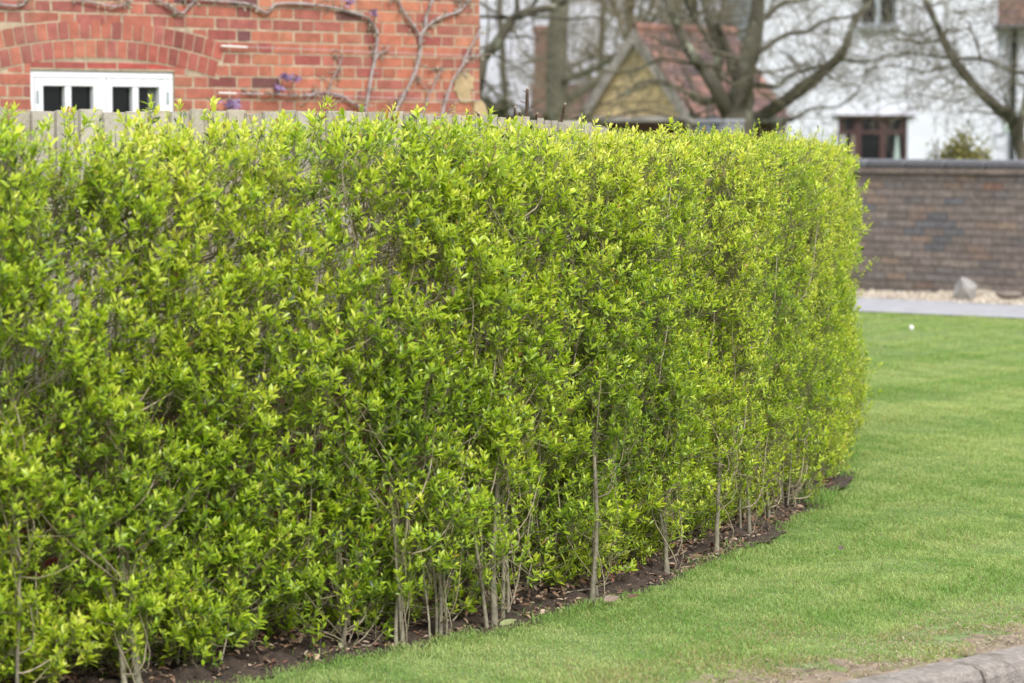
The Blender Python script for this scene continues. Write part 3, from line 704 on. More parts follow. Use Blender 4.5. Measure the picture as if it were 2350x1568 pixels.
for s_ in np.arange(.4, SL - .4, .35): feet.append((s_ + rng.normal(0, .06), rng.uniform(.38, .62), rng.integers(2, 4), rng.uniform(.005, .009)))
feet.sort()
stemP, stemR = [], []
n_vis = 0
NS = 26
plants = []
for (s0, d0, n, rad) in feet:
    for j in range(n):
        mb = MB()
        hmax = float(HT(s0)) - rng.uniform(.05, .35); t = np.linspace(0, 1, NS)
        s1 = s0 + rng.normal(0, .13); d1 = np.clip(rng.normal(d0 + .1, .09), .12, .7)
        wob = np.cumsum(np.cumsum(rng.normal(0, .0035, (2, NS)), 1), 1) * .7 + .007 * np.sin(np.linspace(0, 11, NS)[None] * rng.uniform(.6, 1.5, (2, 1)) + rng.uniform(0, 6, (2, 1))); wob -= wob[:, :1]
        off = 0 if j == 0 else .035
        S_ = s0 + rng.normal(0, off) + (s1 - s0) * t ** 1.3 + wob[0] * .7; D_ = d0 + rng.normal(0, off * .7) + (d1 - d0) * t ** 1.2 + wob[1] * .5; D_ = np.maximum(D_, np.interp(t, [0, .2, .5], [.03, .05, .12]))
        P_ = hp(S_, D_, t * hmax + .005); r0 = rad * .8 * (1 if j == 0 else rng.uniform(.45, .9))
        R_ = r0 * (1 - .72 * t ** .8) * (1 + .18 * np.exp(-t * 25))
        stemP.append(np.c_[S_, D_, t * hmax]); stemR.append(R_)
        V, Q = tubes(P_[None], R_[None], 7)
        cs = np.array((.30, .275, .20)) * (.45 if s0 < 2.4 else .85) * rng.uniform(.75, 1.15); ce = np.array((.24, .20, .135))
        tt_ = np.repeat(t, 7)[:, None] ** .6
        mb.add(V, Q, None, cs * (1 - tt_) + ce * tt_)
        plants.append(((d0 > .5) * 2 + (s0 > 10.5) * 4 + (s0 < 1.2) * 1 - r0 * 60, mb))
# the hundred stems that show most are parts, the rest one part
plants.sort(key=lambda p: p[0])
rest = MB()
for i, (_, mb) in enumerate(plants):
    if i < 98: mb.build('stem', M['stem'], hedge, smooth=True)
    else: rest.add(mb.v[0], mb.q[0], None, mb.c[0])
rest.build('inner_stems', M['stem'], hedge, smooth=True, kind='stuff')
SP = np.concatenate(stemP); SR = np.concatenate(stemR)
print('plants', len(plants))

tw = MB()          # twigs
# the many thin upright shoots that fill the inside
ns = 900; s7 = rng.uniform(.2, 11.3, ns); d7 = rng.uniform(.12, .7, ns); h0 = rng.uniform(.02, .7, ns); t7 = np.linspace(0, 1, 9)[None]
h7 = h0[:, None] + (np.minimum(HT(s7) - rng.uniform(.02, .4, ns), h0 + rng.uniform(.4, 1.2, ns)) - h0)[:, None] * t7
wb = np.cumsum(rng.normal(0, .011, (2, ns, 9)), 2)
P7 = hp(s7[:, None] + rng.normal(0, .09, (ns, 1)) * t7 + wb[0], np.clip(d7[:, None] + rng.normal(-.03, .06, (ns, 1)) * t7 + wb[1], .06, .85), h7)
V, Q = tubes(P7, rng.uniform(.0018, .0042, (ns, 1)) * (1 - .55 * t7), 5); tw.add(V, Q, None, np.repeat(np.array([(.46, .40, .29), (.37, .32, .22), (.30, .25, .18)])[rng.integers(0, 3, ns)], 45, 0))
SPB, SPT, SPL, SPA, SPS = [], [], [], [], []   # sprig base, direction, length, age, size
def add_branches(s, h, d, dirmode, nside, age0, r0=.0026, reach=.32):
    """branches from the nearest suitable stem to the targets, with side twigs that end in sprigs"""
    N = len(s); src = np.empty((N, 3))
    for i in range(N):
        ok = np.where((np.abs(SP[:, 0] - s[i]) < reach) & (SP[:, 2] < h[i] - .02) & (SP[:, 2] > h[i] - .42) & (SP[:, 1] > d[i] - .02))[0]
        if len(ok): src[i] = SP[ok[rng.integers(len(ok))]]
        else: src[i] = (s[i] + rng.normal(0, .08), max(d[i] + .15, .2), max(h[i] - .2, .02))
    A = hp(src[:, 0], src[:, 1], src[:, 2]); B = hp(s, d, h)
    no, ta = hn(s); up = np.array([0, 0, 1.])
    L = np.linalg.norm(B - A, axis=1)[:, None]
    c1 = A + no * L * .35 + rng.normal(0, .04, (N, 3)) + up * .02; c2 = B - (no * .5 + up * (.55 + .5 * dirmode)) * L * .33 + rng.normal(0, .02, (N, 3))
    t = np.linspace(0, 1, 8)[None, :, None]
    P = A[:, None] * (1 - t) ** 3 + 3 * c1[:, None] * t * (1 - t) ** 2 + 3 * c2[:, None] * t * t * (1 - t) + B[:, None] * t ** 3
    R = np.linspace(1, .45, 8)[None] * r0 * rng.uniform(.75, 1.35, (N, 1))
    V, Q = tubes(P, R, 4); cc = np.array([(.36, .30, .21), (.29, .24, .165), (.20, .18, .09)])[rng.integers(0, 3, N)]
    tw.add(V, Q, None, np.repeat(cc, 32, 0))
    endT = unit(P[:, -1] - P[:, -2])
    SPB.append(B); SPT.append(unit(endT * .45 + up * .85 + no * .3 + rng.normal(0, .2, (N, 3)))); SPL.append(rng.uniform(.038, .075, N)); SPA.append(np.full(N, age0 + .15)); SPS.append(rng.uniform(.7, 1.3, N))
    # side twigs
    K = N * nside; bi = np.repeat(np.arange(N), nside); u = rng.uniform(.42, .97, K); f = u * 7; k = np.minimum(f.astype(int), 6); fr = (f - k)[:, None]
    b = P[bi, k] * (1 - fr) + P[bi, k + 1] * fr
    dr = unit(endT[bi] * .35 + no[bi] * (.55 - .45 * dirmode) + up * .45 + rng.normal(0, .55, (K, 3))); ln = rng.uniform(.025, .10, K)[:, None]
    e = b + dr * ln; mid = (b + e) / 2 + rng.normal(0, .008, (K, 3)) - up * .006
    Pt = np.stack([b, mid, e], 1); V, Q = tubes(Pt, np.broadcast_to(np.array([.0015, .0013, .001]), (K, 3)), 3)
    tw.add(V, Q, None, np.repeat(np.array([(.22, .19, .12), (.16, .17, .06)])[rng.integers(0, 2, K)], 9, 0))
    SPB.append(e); SPT.append(unit(dr * .6 + up * .85 + rng.normal(0, .2, (K, 3)))); SPL.append(rng.uniform(.025, .06, K)); SPA.append(np.full(K, age0) + rng.normal(0, .08, K)); SPS.append(rng.uniform(.5, 1.25, K))

def sample(n, hmax_fn, depth, pw=1.0):
    s = rng.uniform(.1, SL - .15, n); h = rng.uniform(.05, 1.0, n) * 1.0; h = .05 + (hmax_fn(s) - .05) * ((h - .05) / .95)
    d = front(s, h) + depth(n)
    P = hp(s, d, h); k = rng.random(n) < density(P, s, h) ** (pw + (pw > 1.5) * .8 * sstep(4.5, 3.5, s))
    return s[k], h[k], d[k]
area = SL * 1.6
s, h, d = sample(int(area * 420), lambda s: HT(s) - .02, lambda n: rng.exponential(.026, n)); print('front', len(s))
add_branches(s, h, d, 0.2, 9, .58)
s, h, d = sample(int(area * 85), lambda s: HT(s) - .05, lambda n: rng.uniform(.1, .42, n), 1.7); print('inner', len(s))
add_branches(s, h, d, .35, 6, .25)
n = 820; s = rng.uniform(.8, 10.4, n); h = rng.uniform(.05, .30, n); d = .085 + rng.uniform(0, .2, n)
k = rng.random(n) < density(hp(s, d, h), s, h) * .8; s, d, h = s[k], d[k], h[k]; print('low', len(s))
add_branches(s, h, d, .25, 6, .5)
# short leafy twigs growing from the front stems themselves
fs_, fd_, fh_ = [], [], []
for a_ in stemP:
    if a_[0, 1] > .3 or not 1.0 < a_[0, 0] < 10: continue
    for _ in range(9):
        k_ = int(rng.uniform(.13, .5) * NS); fs_.append(a_[k_, 0] + rng.normal(0, .045)); fd_.append(max(a_[k_, 1] - rng.uniform(.02, .09), .0)); fh_.append(a_[k_, 2] + rng.uniform(.02, .08))
add_branches(np.array(fs_), np.array(fh_), np.array(fd_), .3, 3, .55, r0=.0018, reach=.12)
# upright shoots of the clipped top
n = int(SL * .6 * 260); s = rng.uniform(.1, SL - .15, n); d = rng.uniform(.04, .72, n)
h = HT(s) - rng.exponential(.035, n) - .07 * np.exp(-((d) / .1) ** 2) + .008 * en2(s, d, scale=2.2) + np.where(rng.random(n) < .008, rng.uniform(.02, .06, n), 0)
gapk = 1 - .5 * np.exp(-((s - 2.2) / 1.6) ** 2)
k = rng.random(n) < np.clip(.7 + .35 * en1(s, d, scale=2.5), .25, 1) * gapk; s, d, h = s[k], d[k], h[k]; print('top', len(s))
add_branches(s, h, d, 1.0, 5, .66)
# stray shoots standing proud of the right-hand end
ex_px = [(1944, 350, 13.2), (1952, 395, 13.8), (1995, 605, 14.9), (1962, 488, 14.2), (1975, 640, 14.7), (1968, 980, 14.3), (1960, 430, 14.2), (735, 262, 9.9), (480, 262, 9.2), (895, 272, 10.3)]
for x, y, Yd in ex_px:
    p = at(x, y, Yd); d_, s_ = nearest(p[:1], p[1:2]); add_branches(s_, np.array([p[2] - float(g(p[1]))]), d_, .6, 3, .7, reach=.4)
# drooping bare twigs arching across the open middle of the hedge
for pts in ([(740, 530), (800, 545), (850, 542), (885, 520), (905, 495)], [(845, 455), (855, 480), (880, 488), (910, 470)], [(870, 470), (872, 560), (868, 640)], [(700, 470), (760, 520), (800, 560)], [(640, 620), (700, 660), (745, 690)], [(900, 560), (950, 700), (960, 800)],
            [(810, 1445), (870, 1462), (985, 1470)], [(1010, 1455), (1060, 1400), (1090, 1340), (1130, 1300)], [(1080, 1180), (1060, 1260), (1035, 1330), (1018, 1400)], [(850, 1380), (950, 1390), (1050, 1410)], [(1075, 1160), (1120, 1250), (1175, 1290), (1230, 1330)],
            [(1300, 1360), (1360, 1350), (1420, 1330)], [(480, 1330), (420, 1360), (340, 1370)], [(1250, 1240), (1300, 1210), (1340, 1200)], [(1030, 1370), (1100, 1290), (1150, 1200)], [(760, 805), (700, 815), (660, 830)]):
    w = []
    for x, y in pts:
        # the ray meets the hedge face .1 m in
        for Yd in np.arange(7, 17, .02):
            p = at(x, y, Yd); d_, s_ = nearest(p[:1], p[1:2])
            if d_[0] > .13: break
        w.append(p)
    MB().tube(w, .0034, .0018, 6, None, (.28, .24, .17)).build('bare_twig', M['twig'], hedge, smooth=True)
# cut, leafless shoots sticking up above the fence
for x0, y0, x1, y1, Yd, w in ((1203, 300, 1210, 205, 12.3, 4.2), (1176, 300, 1182, 247, 12.0, 2.6), (1205, 300, 1192, 258, 12.25, 3), (1280, 300, 1296, 240, 12.6, 3.2), (1094, 290, 1098, 262, 11.6, 3), (1225, 300, 1232, 262, 12.4, 2.5)):
    cs_ = MB(); a_, b_2 = at(x0, y0, Yd), at(x1, y1, Yd - .05); k_ = Yd / F
    mid = (a_ + b_2) / 2 + np.array([.006, 0, 0]); cs_.tube([a_, mid, b_2], w * k_, w * k_ * .8, 6, 10, (.10, .065, .045))
    for q in range(3):
        e = mid + (b_2 - mid) * rng.random(); cs_.tube([e, e + np.array([rng.normal(0, .018), 0, .012])], .003, .002, 5, 3, (.16, .1, .08))
    cs_.tube([b_2, b_2 + np.array([.004, 0, .006])], w * k_ * .8, w * k_ * .7, 6, 3, (.45, .38, .28))
    cs_.build('cut_shoot', M['twig'], hedge, smooth=True)

# sprigs -> leaves
B = np.concatenate(SPB); T = np.concatenate(SPT); L = np.concatenate(SPL); A = np.concatenate(SPA); Sz = np.concatenate(SPS)
n = len(B); print('sprigs', n)
pa, pb2 = perp(T)
Kp = rng.integers(3, 6, n); phi0 = rng.uniform(0, TAU, n)
pn1 = Noise(91, dim=3)
patch = pn1(B[:, 0], B[:, 1], B[:, 2], scale=.75) * .10 + Noise(92, dim=3)(B[:, 0], B[:, 1], B[:, 2], scale=2.0) * .07
# right-hand end yellower; lower left less yellow, partly shade and vignette in its colour
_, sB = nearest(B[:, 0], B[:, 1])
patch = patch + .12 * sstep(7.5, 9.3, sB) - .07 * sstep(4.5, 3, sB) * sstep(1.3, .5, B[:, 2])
LV, LC = [], []
stx = MB()
tipP = B + T * L[:, None]
V, Q = tubes(np.stack([B, (B + tipP) / 2, tipP], 1), np.broadcast_to(np.array([.0011, .0010, .0007]), (n, 3)), 3)
tw.add(V, Q, None, (.15, .20, .05))
for k in range(5):
    for sd in (0, 1):
        ok = k < Kp; u = (k + .5) / Kp
        b, t, pA, pB = B[ok], T[ok], pa[ok], pb2[ok]; u = u[ok]; m = ok.sum()
        ph = phi0[ok] + (math.pi / 2) * k + math.pi * sd + rng.normal(0, .25, m)
        rd = pA * np.cos(ph)[:, None] + pB * np.sin(ph)[:, None]
        tau = np.radians(66 - 46 * u + rng.normal(0, 11, m))[:, None]
        l = t * np.cos(tau) + rd * np.sin(tau); nn = t * np.sin(tau) - rd * np.cos(tau); sv = np.cross(l, nn)
        tw_ = rng.normal(0, .25, m)[:, None]; nn, sv = nn * np.cos(tw_) + sv * np.sin(tw_), sv * np.cos(tw_) - nn * np.sin(tw_)
        p0 = b + t * (L[ok] * u * .95)[:, None]
        ln = (.0315 * (1 - .26 * sstep(3.2, 7.0, sB[ok])) * Sz[ok] * (.72 + .45 * np.sin(np.pi * (u * .8 + .12))) * (1 - .38 * u ** 2) * rng.uniform(.62, 1.2, m))[:, None]; wd = ln * rng.uniform(.145, .195, m)[:, None]
        cv = rng.uniform(-.22, .06, m)[:, None] * ln; fo_ = rng.uniform(.15, .5, m)[:, None] * wd
        pts = [p0, p0 + l * ln * .30 + nn * cv * .05, p0 + l * ln * .68 + nn * cv * .45, p0 + l * ln + nn * cv,
               p0 + l * ln * .32 + sv * wd * .86 + nn * (fo_ + cv * .05), p0 + l * ln * .66 + sv * wd * .92 + nn * (fo_ + cv * .4), p0 + l * ln * .32 - sv * wd * .86 + nn * (fo_ + cv * .05), p0 + l * ln * .66 - sv * wd * .92 + nn * (fo_ + cv * .4)]
        LV.append(np.stack(pts, 1))
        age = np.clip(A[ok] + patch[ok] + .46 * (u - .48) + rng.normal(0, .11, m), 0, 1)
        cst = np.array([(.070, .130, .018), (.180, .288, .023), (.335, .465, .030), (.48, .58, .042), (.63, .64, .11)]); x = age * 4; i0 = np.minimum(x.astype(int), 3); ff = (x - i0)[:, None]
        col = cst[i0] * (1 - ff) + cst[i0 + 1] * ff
        br = (rng.random(m) < .012 * (u > .6) * (1 + 3 * (b[:, 2] > 1.45) * (b[:, 0] < -.1)))[:, None]; col = np.where(br, np.array((.40, .25, .05)), col)
        od = rng.random(m); col = np.where((od < .05)[:, None], np.array((.05, .09, .025)), col); col = np.where((od > .992)[:, None], np.array((.23, .14, .05)), col)
        LC.append(col * rng.uniform(.85, 1.15, (m, 1)))
LV = np.concatenate(LV); LC = np.concatenate(LC); m = len(LV); print('leaves', m)
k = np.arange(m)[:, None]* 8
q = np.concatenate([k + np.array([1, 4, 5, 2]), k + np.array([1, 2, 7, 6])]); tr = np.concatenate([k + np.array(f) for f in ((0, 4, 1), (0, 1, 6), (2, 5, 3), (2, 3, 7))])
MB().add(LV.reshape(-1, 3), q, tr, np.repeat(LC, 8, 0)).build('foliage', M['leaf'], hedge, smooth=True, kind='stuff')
tw.build('twigs', M['twig'], hedge, smooth=True, kind='stuff')

# ------------------------------------------------------------------ dark brick boundary wall beyond the path
wth = math.atan(.9); wx_, wy_ = math.cos(wth), -math.sin(wth)
W0 = np.array([1.9, wallY(1.9)])
def wf(u, v, o): return np.array([W0[0] + wx_ * u + wy_ * o, W0[1] + wy_ * u - wx_ * o, v])
def w_uv(x, y):
    r = ray(x, y); k = 30.85 / (r[1] + .9 * r[0]); p = r * k; return ((p[0] - W0[0]) / wx_, p[2] + CAMZ)
zt = (w_uv(2000, 366)[1] + w_uv(2340, 367)[1]) / 2 ; zb = .08
print('dark wall top', zt)
bwall = thing('boundary_wall', wf(3, zb, 0), 'long sooty brown brick wall with a blue brick coping beyond the path', 'wall')
zc = zt - .085; zo = zc - .055
bl = [w_uv(x * .5602 / 1 + 0, 0) for x in ()] 
def z4(x, y): return w_uv((2000 + x / 3.266) * .918, (380 + y / 3.266) * .918)
blue = [z4(*p) for p in ((1135, 525), (1075, 595), (1210, 595), (1005, 660), (1300, 665), (1075, 722), (1210, 722), (1160, 785), (510, 455), (1270, 395))]
orng = [z4(*p) for p in ((905, 848), (1000, 782), (1590, 275), (1700, 725), (1820, 410), (1240, 535))]
tanb = [z4(*p) for p in ((555, 265), (835, 265), (1010, 390), (930, 455), (735, 1025), (735, 900), (1400, 210), (1680, 600), (1430, 785), (1480, 600), (940, 720), (480, 325), (560, 385), (1310, 270))]
def near(pt, L, a=.1, b=.03): return any(abs(pt[0] - q[0]) < a and abs(pt[1] - q[1]) < b for q in L)
def dcol(u, v, r):
    t = r.random(); c = np.array((.192, .163, .145)) if t < .6 else np.array((.23, .196, .17)) if t < .85 else np.array((.17, .154, .145))
    if near((u, v), blue): c = np.array((.140, .140, .146))
    elif near((u, v), orng, .05): c = np.array((.25, .15, .115))
    elif near((u, v), tanb, .1, .026): c = np.array((.235, .18, .14))
    elif t > .955: c = np.array((.21, .16, .13))
    return tuple(c * r.uniform(.85, 1.15))
b_ = MB(); bricks(b_, wf, .3, 9, zo - 20 * .0735, zo, .0735, 'stretch', dcol, None, .006, .003, np.random.default_rng(14)); b_.build('brick_face', M['darkbrick'], bwall)
c_ = MB(); c_.box((.3, zb - .3, -.22), (9, zo - .001, 0), wf); c_.build('mortar_bed', M['darkmortar'], bwall)
lg = MB(); u = .3; lr = np.random.default_rng(8)
while u < 9:
    lg.box((u, zo + .002, -.25), (u + .222, zc - .002, .035), wf, np.array((.19, .155, .13)) * lr.uniform(.85, 1.15), .006); u += .226
lg.build('ledge_course', M['darkbrick'], bwall)
cpg = MB(); u = .3
while u < 9:
    cpg.box((u, zc, -.27), (u + .447, zt, .028), wf, np.array((.125, .128, .142)) * lr.uniform(.9, 1.1), .022); u += .45
cpg.build('coping', M['bluebrick'], bwall)
# gate pier with blue brick cap, end of the same boundary
pp = at(1635, 300, 29.0); pier = thing('gate_pier', (pp[0], pp[1], .1), 'brick gate pier with a pale blue brick cap rising behind the hedge top', 'pier')
def pf(u, v, o): return np.array([pp[0] + u * wx_ - o * .67, pp[1] + u * wy_ - o * .74, v])
ztp = at(1635, 274, 29)[2]; b_ = MB(); bricks(b_, pf, -.15, .15, .1, ztp - .16, .075, 'stretch', dcol, None, .005, r=np.random.default_rng(3)); b_.box((-.15, .05, -.24), (.15, ztp - .16, -.0), pf, (.12, .1, .09)); b_.build('shaft', M['darkbrick'], pier)
cpm = MB()
for i in range(4): cpm.box((-.19 + i * .096, ztp - .158, -.28), (-.098 + i * .096, ztp - .04, .03), pf, np.array([(.13, .15, .18), (.18, .20, .225), (.10, .11, .13), (.20, .21, .225)][i]), .006)
cpm.box((-.20, ztp - .038, -.29), (.20, ztp, .04), pf, (.24, .25, .265), .008); cpm.build('cap', M['bluebrick'], pier)
# stones against the wall
def stone(name, x, y, Yd, size, label, seed, shape, m='rock'):
    import bmesh
    bm = bmesh.new(); bmesh.ops.create_icosphere(bm, subdivisions=3, radius=1); r = np.random.default_rng(seed); nzz = Noise(seed, dim=3)
    p = at(x, y, Yd); base = float(g(Yd)) + .02
    for v in bm.verts:
        c = np.array(v.co)
        for nrm, dist in shape:
            nrm = unit(np.array(nrm, float)); e = c @ nrm
            if e > dist: c = c - nrm * (e - dist) * .97
        c = c * (1 + .035 * float(nzz(*c, scale=.35)))
        v.co = Vector(c * np.array(size))
    me = bpy.data.meshes.new(name); bm.to_mesh(me); bm.free(); me.materials.append(M[m])
    zmin = min(v.co.z for v in me.vertices); o = bpy.data.objects.new(name, me); COL.objects.link(o); o.location = (p[0], p[1], p[2] - zmin * 1.0 - .02)
    o['label'] = label; o['category'] = 'stone'
    return o
st = stone('boulder', 2216, 692, 26.15, (.125, .11, .14), 'pale grey angular boulder on the gravel at the foot of the dark brick wall', 3, [((.42, -.35, .75), .42), ((-.9, -.25, .35), .55), ((.95, -.2, -.1), .72), ((.1, -1, .0), .5), ((-.2, .1, 1), .9), ((-.4, -.8, -.5), .5), ((.6, -.7, -.2), .55)])
stone('flat_stone', 2318, 682, 26.1, (.14, .08, .045), 'low flat brown stone lying against the dark wall right of the boulder', 6, [((0, 0, 1), .5), ((1, 0, .5), .7)], 'rock_brown')

# ------------------------------------------------------------------ trees
def grow(p, d, L, r, depth, out, spread=.6, up=.12, nch=4, curl=.22, minr=.003):
    n = 6; pts = [p]; q = d
    for i in range(n - 1):
        q = unit(q + rng.normal(0, curl, 3) * .6 + np.array([0, 0, up * .35])); pts.append(pts[-1] + q * L / (n - 1))
    pts = np.array(pts); R = np.linspace(r, max(r * .45, minr), n); out.append((pts, R))
    if depth == 0: return
    for c in range(nch + int(rng.integers(0, 2))):
        t = rng.uniform(.25, 1) ** .8 * (n - 1.001); k = int(t); b = pts[k] + (pts[k + 1] - pts[k]) * (t - k); dd_ = unit(pts[k + 1] - pts[k])
        nd = unit(dd_ * (1 - spread * .6) + rng.normal(0, spread, 3) + np.array([0, 0, up])); grow(b, nd, L * rng.uniform(.42, .72), max(R[k] * rng.uniform(.4, .6), minr), depth - 1, out, spread, up, nch, curl, minr)
def pack(out, sides):
    P = np.array([o[0] for o in out]); R = np.array([o[1] for o in out]); return tubes(P, R, sides)
def limbs_tree(name, label, Yd, limbs, seed, twigdens, mt='treetwig', group='bare trees beyond the hedge', L0=.9, base=None, depth=2, mtr='bark', minr=.0023, tmul=1.0):
    global rng
    keep_ = rng; rng = np.random.default_rng(seed)
    k = Yd / F; root = thing(name, at(limbs[0][0][0][0], 330, Yd) * np.array([1, 1, 0]), label, 'tree', group)
    tm = MB(); out = []
    for pts, w0, w1, dep in limbs:
        zz = np.cumsum(rng.normal(0, .12, len(pts))) * dep
        w3 = np.array([at(x, y, Yd + zz[i]) for i, (x, y) in enumerate(pts)]); n = max(8, len(pts) * 5)
        P = resample(w3, n); tt = np.linspace(0, 1, n); w0_, w1_ = (w0, w1) if not isinstance(w0, list) else (w0[0], w0[-1]); R = (np.interp(tt, np.linspace(0, 1, len(w0)), w0) if isinstance(w0, list) else w0 + (w1 - w0) * tt) * .5 * k * (1 + .07 * np.sin(tt * 23 + w0_) + .05 * np.sin(tt * 51 + w1_))
        V, Q = tubes(P[None], R[None], 10); tm.add(V, Q)
        Lr = np.linalg.norm(np.diff(P, axis=0), axis=1).sum(); nt_b = int(Lr * twigdens * (1.0 if w0_ < 25 else .45))
        for _ in range(nt_b):
            i = int(rng.uniform(.15, .999) * (n - 1)); dr = unit(unit(P[i + 1] - P[i]) * .5 + rng.normal(0, .7, 3) + np.array([0, 0, .15]))
            grow(P[i], dr, L0 * rng.uniform(.5, 1.2), max(R[i] * .25, .004) if R[i] > .02 else .004, depth, out, .65, .08, 3, .28, minr * tmul)
    tm.build('trunk', M[mtr], root, smooth=True)
    V, Q = pack(out, 4); MB().add(V, Q).build('crown', M[mt], root, smooth=True, label='spread of fine bare twigs')
    rng = keep_
    print(name, len(out)); return root

limbs_tree('bare_tree', 'many-limbed bare tree with lichened bark in front of the tiled roof shelter', 33, [
    ([(1690, 420), (1692, 340), (1692, 294), (1700, 240), (1706, 187), (1722, 131), (1735, 56), (1740, 0), (1742, -60)], [92, 90, 82, 60, 46, 40, 36, 33, 31], 0, .3),
    ([(1690, 320), (1673, 272), (1645, 206), (1617, 163), (1589, 127), (1572, 99), (1560, 71), (1540, 28), (1529, 0), (1518, -40)], 40, 12, 1),
    ([(1655, 230), (1645, 187), (1649, 131), (1645, 94), (1628, 47), (1617, 0), (1608, -40)], 26, 18, 1), ([(1645, 125), (1617, 75), (1596, 45), (1580, 15), (1570, -20)], 14, 9, 1),
    ([(1698, 200), (1692, 187), (1673, 127), (1658, 84), (1645, 60)], 30, 14, .6), ([(1700, 290), (1714, 281), (1748, 266), (1795, 236), (1842, 202), (1879, 174), (1898, 156), (1922, 135), (1941, 105), (1954, 62), (1967, 37), (1994, 11), (2010, -20)], 38, 10, 1),
    ([(1922, 136), (1950, 139), (1990, 142), (2030, 130), (2070, 128)], 10, 4, 1), ([(1708, 205), (1720, 197), (1748, 195), (1785, 199), (1804, 180), (1832, 167), (1879, 152), (1910, 142)], 14, 7, 1),
    ([(1735, 128), (1744, 120), (1785, 90), (1814, 77), (1853, 73), (1879, 54), (1907, 45), (1954, 37), (1985, 20)], 13, 6, 1), ([(1736, 60), (1748, 47), (1772, 26), (1795, 9), (1832, 0), (1860, -6)], 18, 9, 1), ([(1722, 168), (1733, 165), (1770, 165), (1823, 154), (1860, 148)], 10, 3, 1),
    ([(1715, 290), (1740, 281), (1790, 278), (1814, 274), (1842, 262), (1864, 249), (1917, 246), (1950, 228), (1973, 210)], 12, 3, .5), ([(1655, 235), (1641, 232), (1609, 234), (1560, 202), (1522, 190), (1487, 186), (1452, 200), (1420, 220)], 15, 4, 1),
    ([(1650, 165), (1635, 150), (1575, 144), (1515, 137), (1452, 163), (1380, 166)], 11, 4, 1), ([(1600, 135), (1575, 116), (1522, 95), (1480, 80)], 9, 4, 1), ([(1715, 130), (1725, 80), (1722, 30)], 9, 5, .4), ([(1879, 152), (1896, 158), (1890, 130), (1875, 118), (1862, 100)], 7, 3, .6), ([(1905, 158), (1925, 175), (1945, 182)], 6, 3, 1),
    ([(1340, 285), (1420, 265), (1480, 255), (1560, 275), (1600, 290)], 6, 5, 1), ([(1500, 190), (1440, 215), (1370, 245), (1300, 262)], 5, 3, 1)], 101, 9.0, L0=.66, mt='treetwig')
limbs_tree('bare_tree', 'bare tree leaning left in front of the drainpipe of the white house', 31, [
    ([(2352, 430), (2347, 355), (2326, 290), (2320, 268), (2282, 241), (2227, 186), (2189, 137), (2159, 77), (2134, 22), (2123, 0), (2110, -40)], 32, 12, .6), ([(2340, 320), (2345, 273), (2356, 220), (2365, 160), (2372, 80)], 20, 12, .6),
    ([(2189, 136), (2225, 134), (2254, 137), (2300, 152), (2350, 170), (2390, 180)], 9, 6, 1), ([(2189, 134), (2150, 130), (2104, 123), (2060, 128)], 9, 4, 1), ([(2252, 137), (2240, 95), (2227, 66), (2224, 50)], 5, 4, .5), ([(2162, 76), (2190, 70), (2227, 66)], 6, 4, .5),
    ([(2312, 256), (2309, 235), (2300, 205), (2287, 180)], 5, 3, .5), ([(2162, 92), (2118, 96), (2070, 90), (2020, 100)], 7, 3, 1), ([(2130, 15), (2165, 8), (2185, 28), (2220, 30)], 7, 3, 1), ([(2300, 250), (2260, 215), (2190, 232), (2110, 215)], 4, 2, 1), ([(2150, 60), (2100, 80), (2040, 70), (1990, 90)], 6, 2.5, 1), ([(2200, 150), (2120, 165), (2040, 150), (1980, 165)], 5, 2.5, 1)], 102, 13, L0=.75)
limbs_tree('bare_tree', 'bare tree whose thick slanting limb shows just right of the brick house corner', 30, [
    ([(1075, 420), (1082, 330), (1090, 230), (1104, 160), (1112, 131), (1136, 105), (1164, 62), (1183, 38), (1230, 24), (1276, 14), (1310, -10)], 34, 14, .5), ([(1080, 40), (1100, 38), (1127, 39), (1160, 41), (1184, 38)], 7, 11, .3), ([(1085, 0), (1104, 9), (1146, 32), (1170, 40)], 5, 7, .3),
    ([(1183, 40), (1187, 15), (1184, -10), (1180, -40)], 12, 10, .4), ([(1195, 35), (1240, 38), (1311, 44), (1360, 40), (1400, 46)], 9, 4, 1), ([(1152, 82), (1175, 86), (1205, 84), (1235, 92)], 7, 3, 1), ([(1200, 30), (1225, 10), (1240, -20)], 12, 8, 1), ([(1100, 170), (1140, 215), (1200, 250), (1240, 262)], 7, 3, 1), ([(1120, 120), (1180, 150), (1230, 185)], 5, 2.5, 1)], 103, 6.0, L0=.8)
def wild_tree(name, label, x, Yd, w, limbs_n, seed, mt, mtr, H=9, spread=.6, minr=.006, nch=5, depth=3, first=.2):
    global rng
    keep_ = rng; rng = np.random.default_rng(seed)
    b = at(x, 300, Yd); b[2] = 0; root = thing(name, b, label, 'tree', 'bare trees beyond the hedge'); k = Yd / F
    tm = MB(); n = 24; t = np.linspace(0, 1, n)
    P = np.stack([b[0] + np.cumsum(rng.normal(0, .03, n)), b[1] + 0 * t, t * H], -1); R = w * .5 * k * (1 - .7 * t); V, Q = tubes(P[None], R[None], 10); tm.add(V, Q)
    out = []
    for i in range(limbs_n):
        j = int((first + (1 - first) * rng.random()) * (n - 2)); az = rng.uniform(0, TAU); d_ = unit(np.array([math.cos(az), math.sin(az), rng.uniform(.1, .7)])); grow(P[j], d_, H * rng.uniform(.2, .36), R[j] * .4, depth, out, spread, .1, nch, .2, minr)
    big = [o for o in out if o[1][0] > .02]; sm = [o for o in out if o[1][0] <= .02]
    if big: V, Q = pack(big, 7); tm.add(V, Q)
    tm.build('trunk', M[mtr], root, smooth=True)
    V, Q = pack(sm, 3); MB().add(V, Q).build('crown', M[mt], root, smooth=True)
    print(name, len(out)); rng = keep_; return root
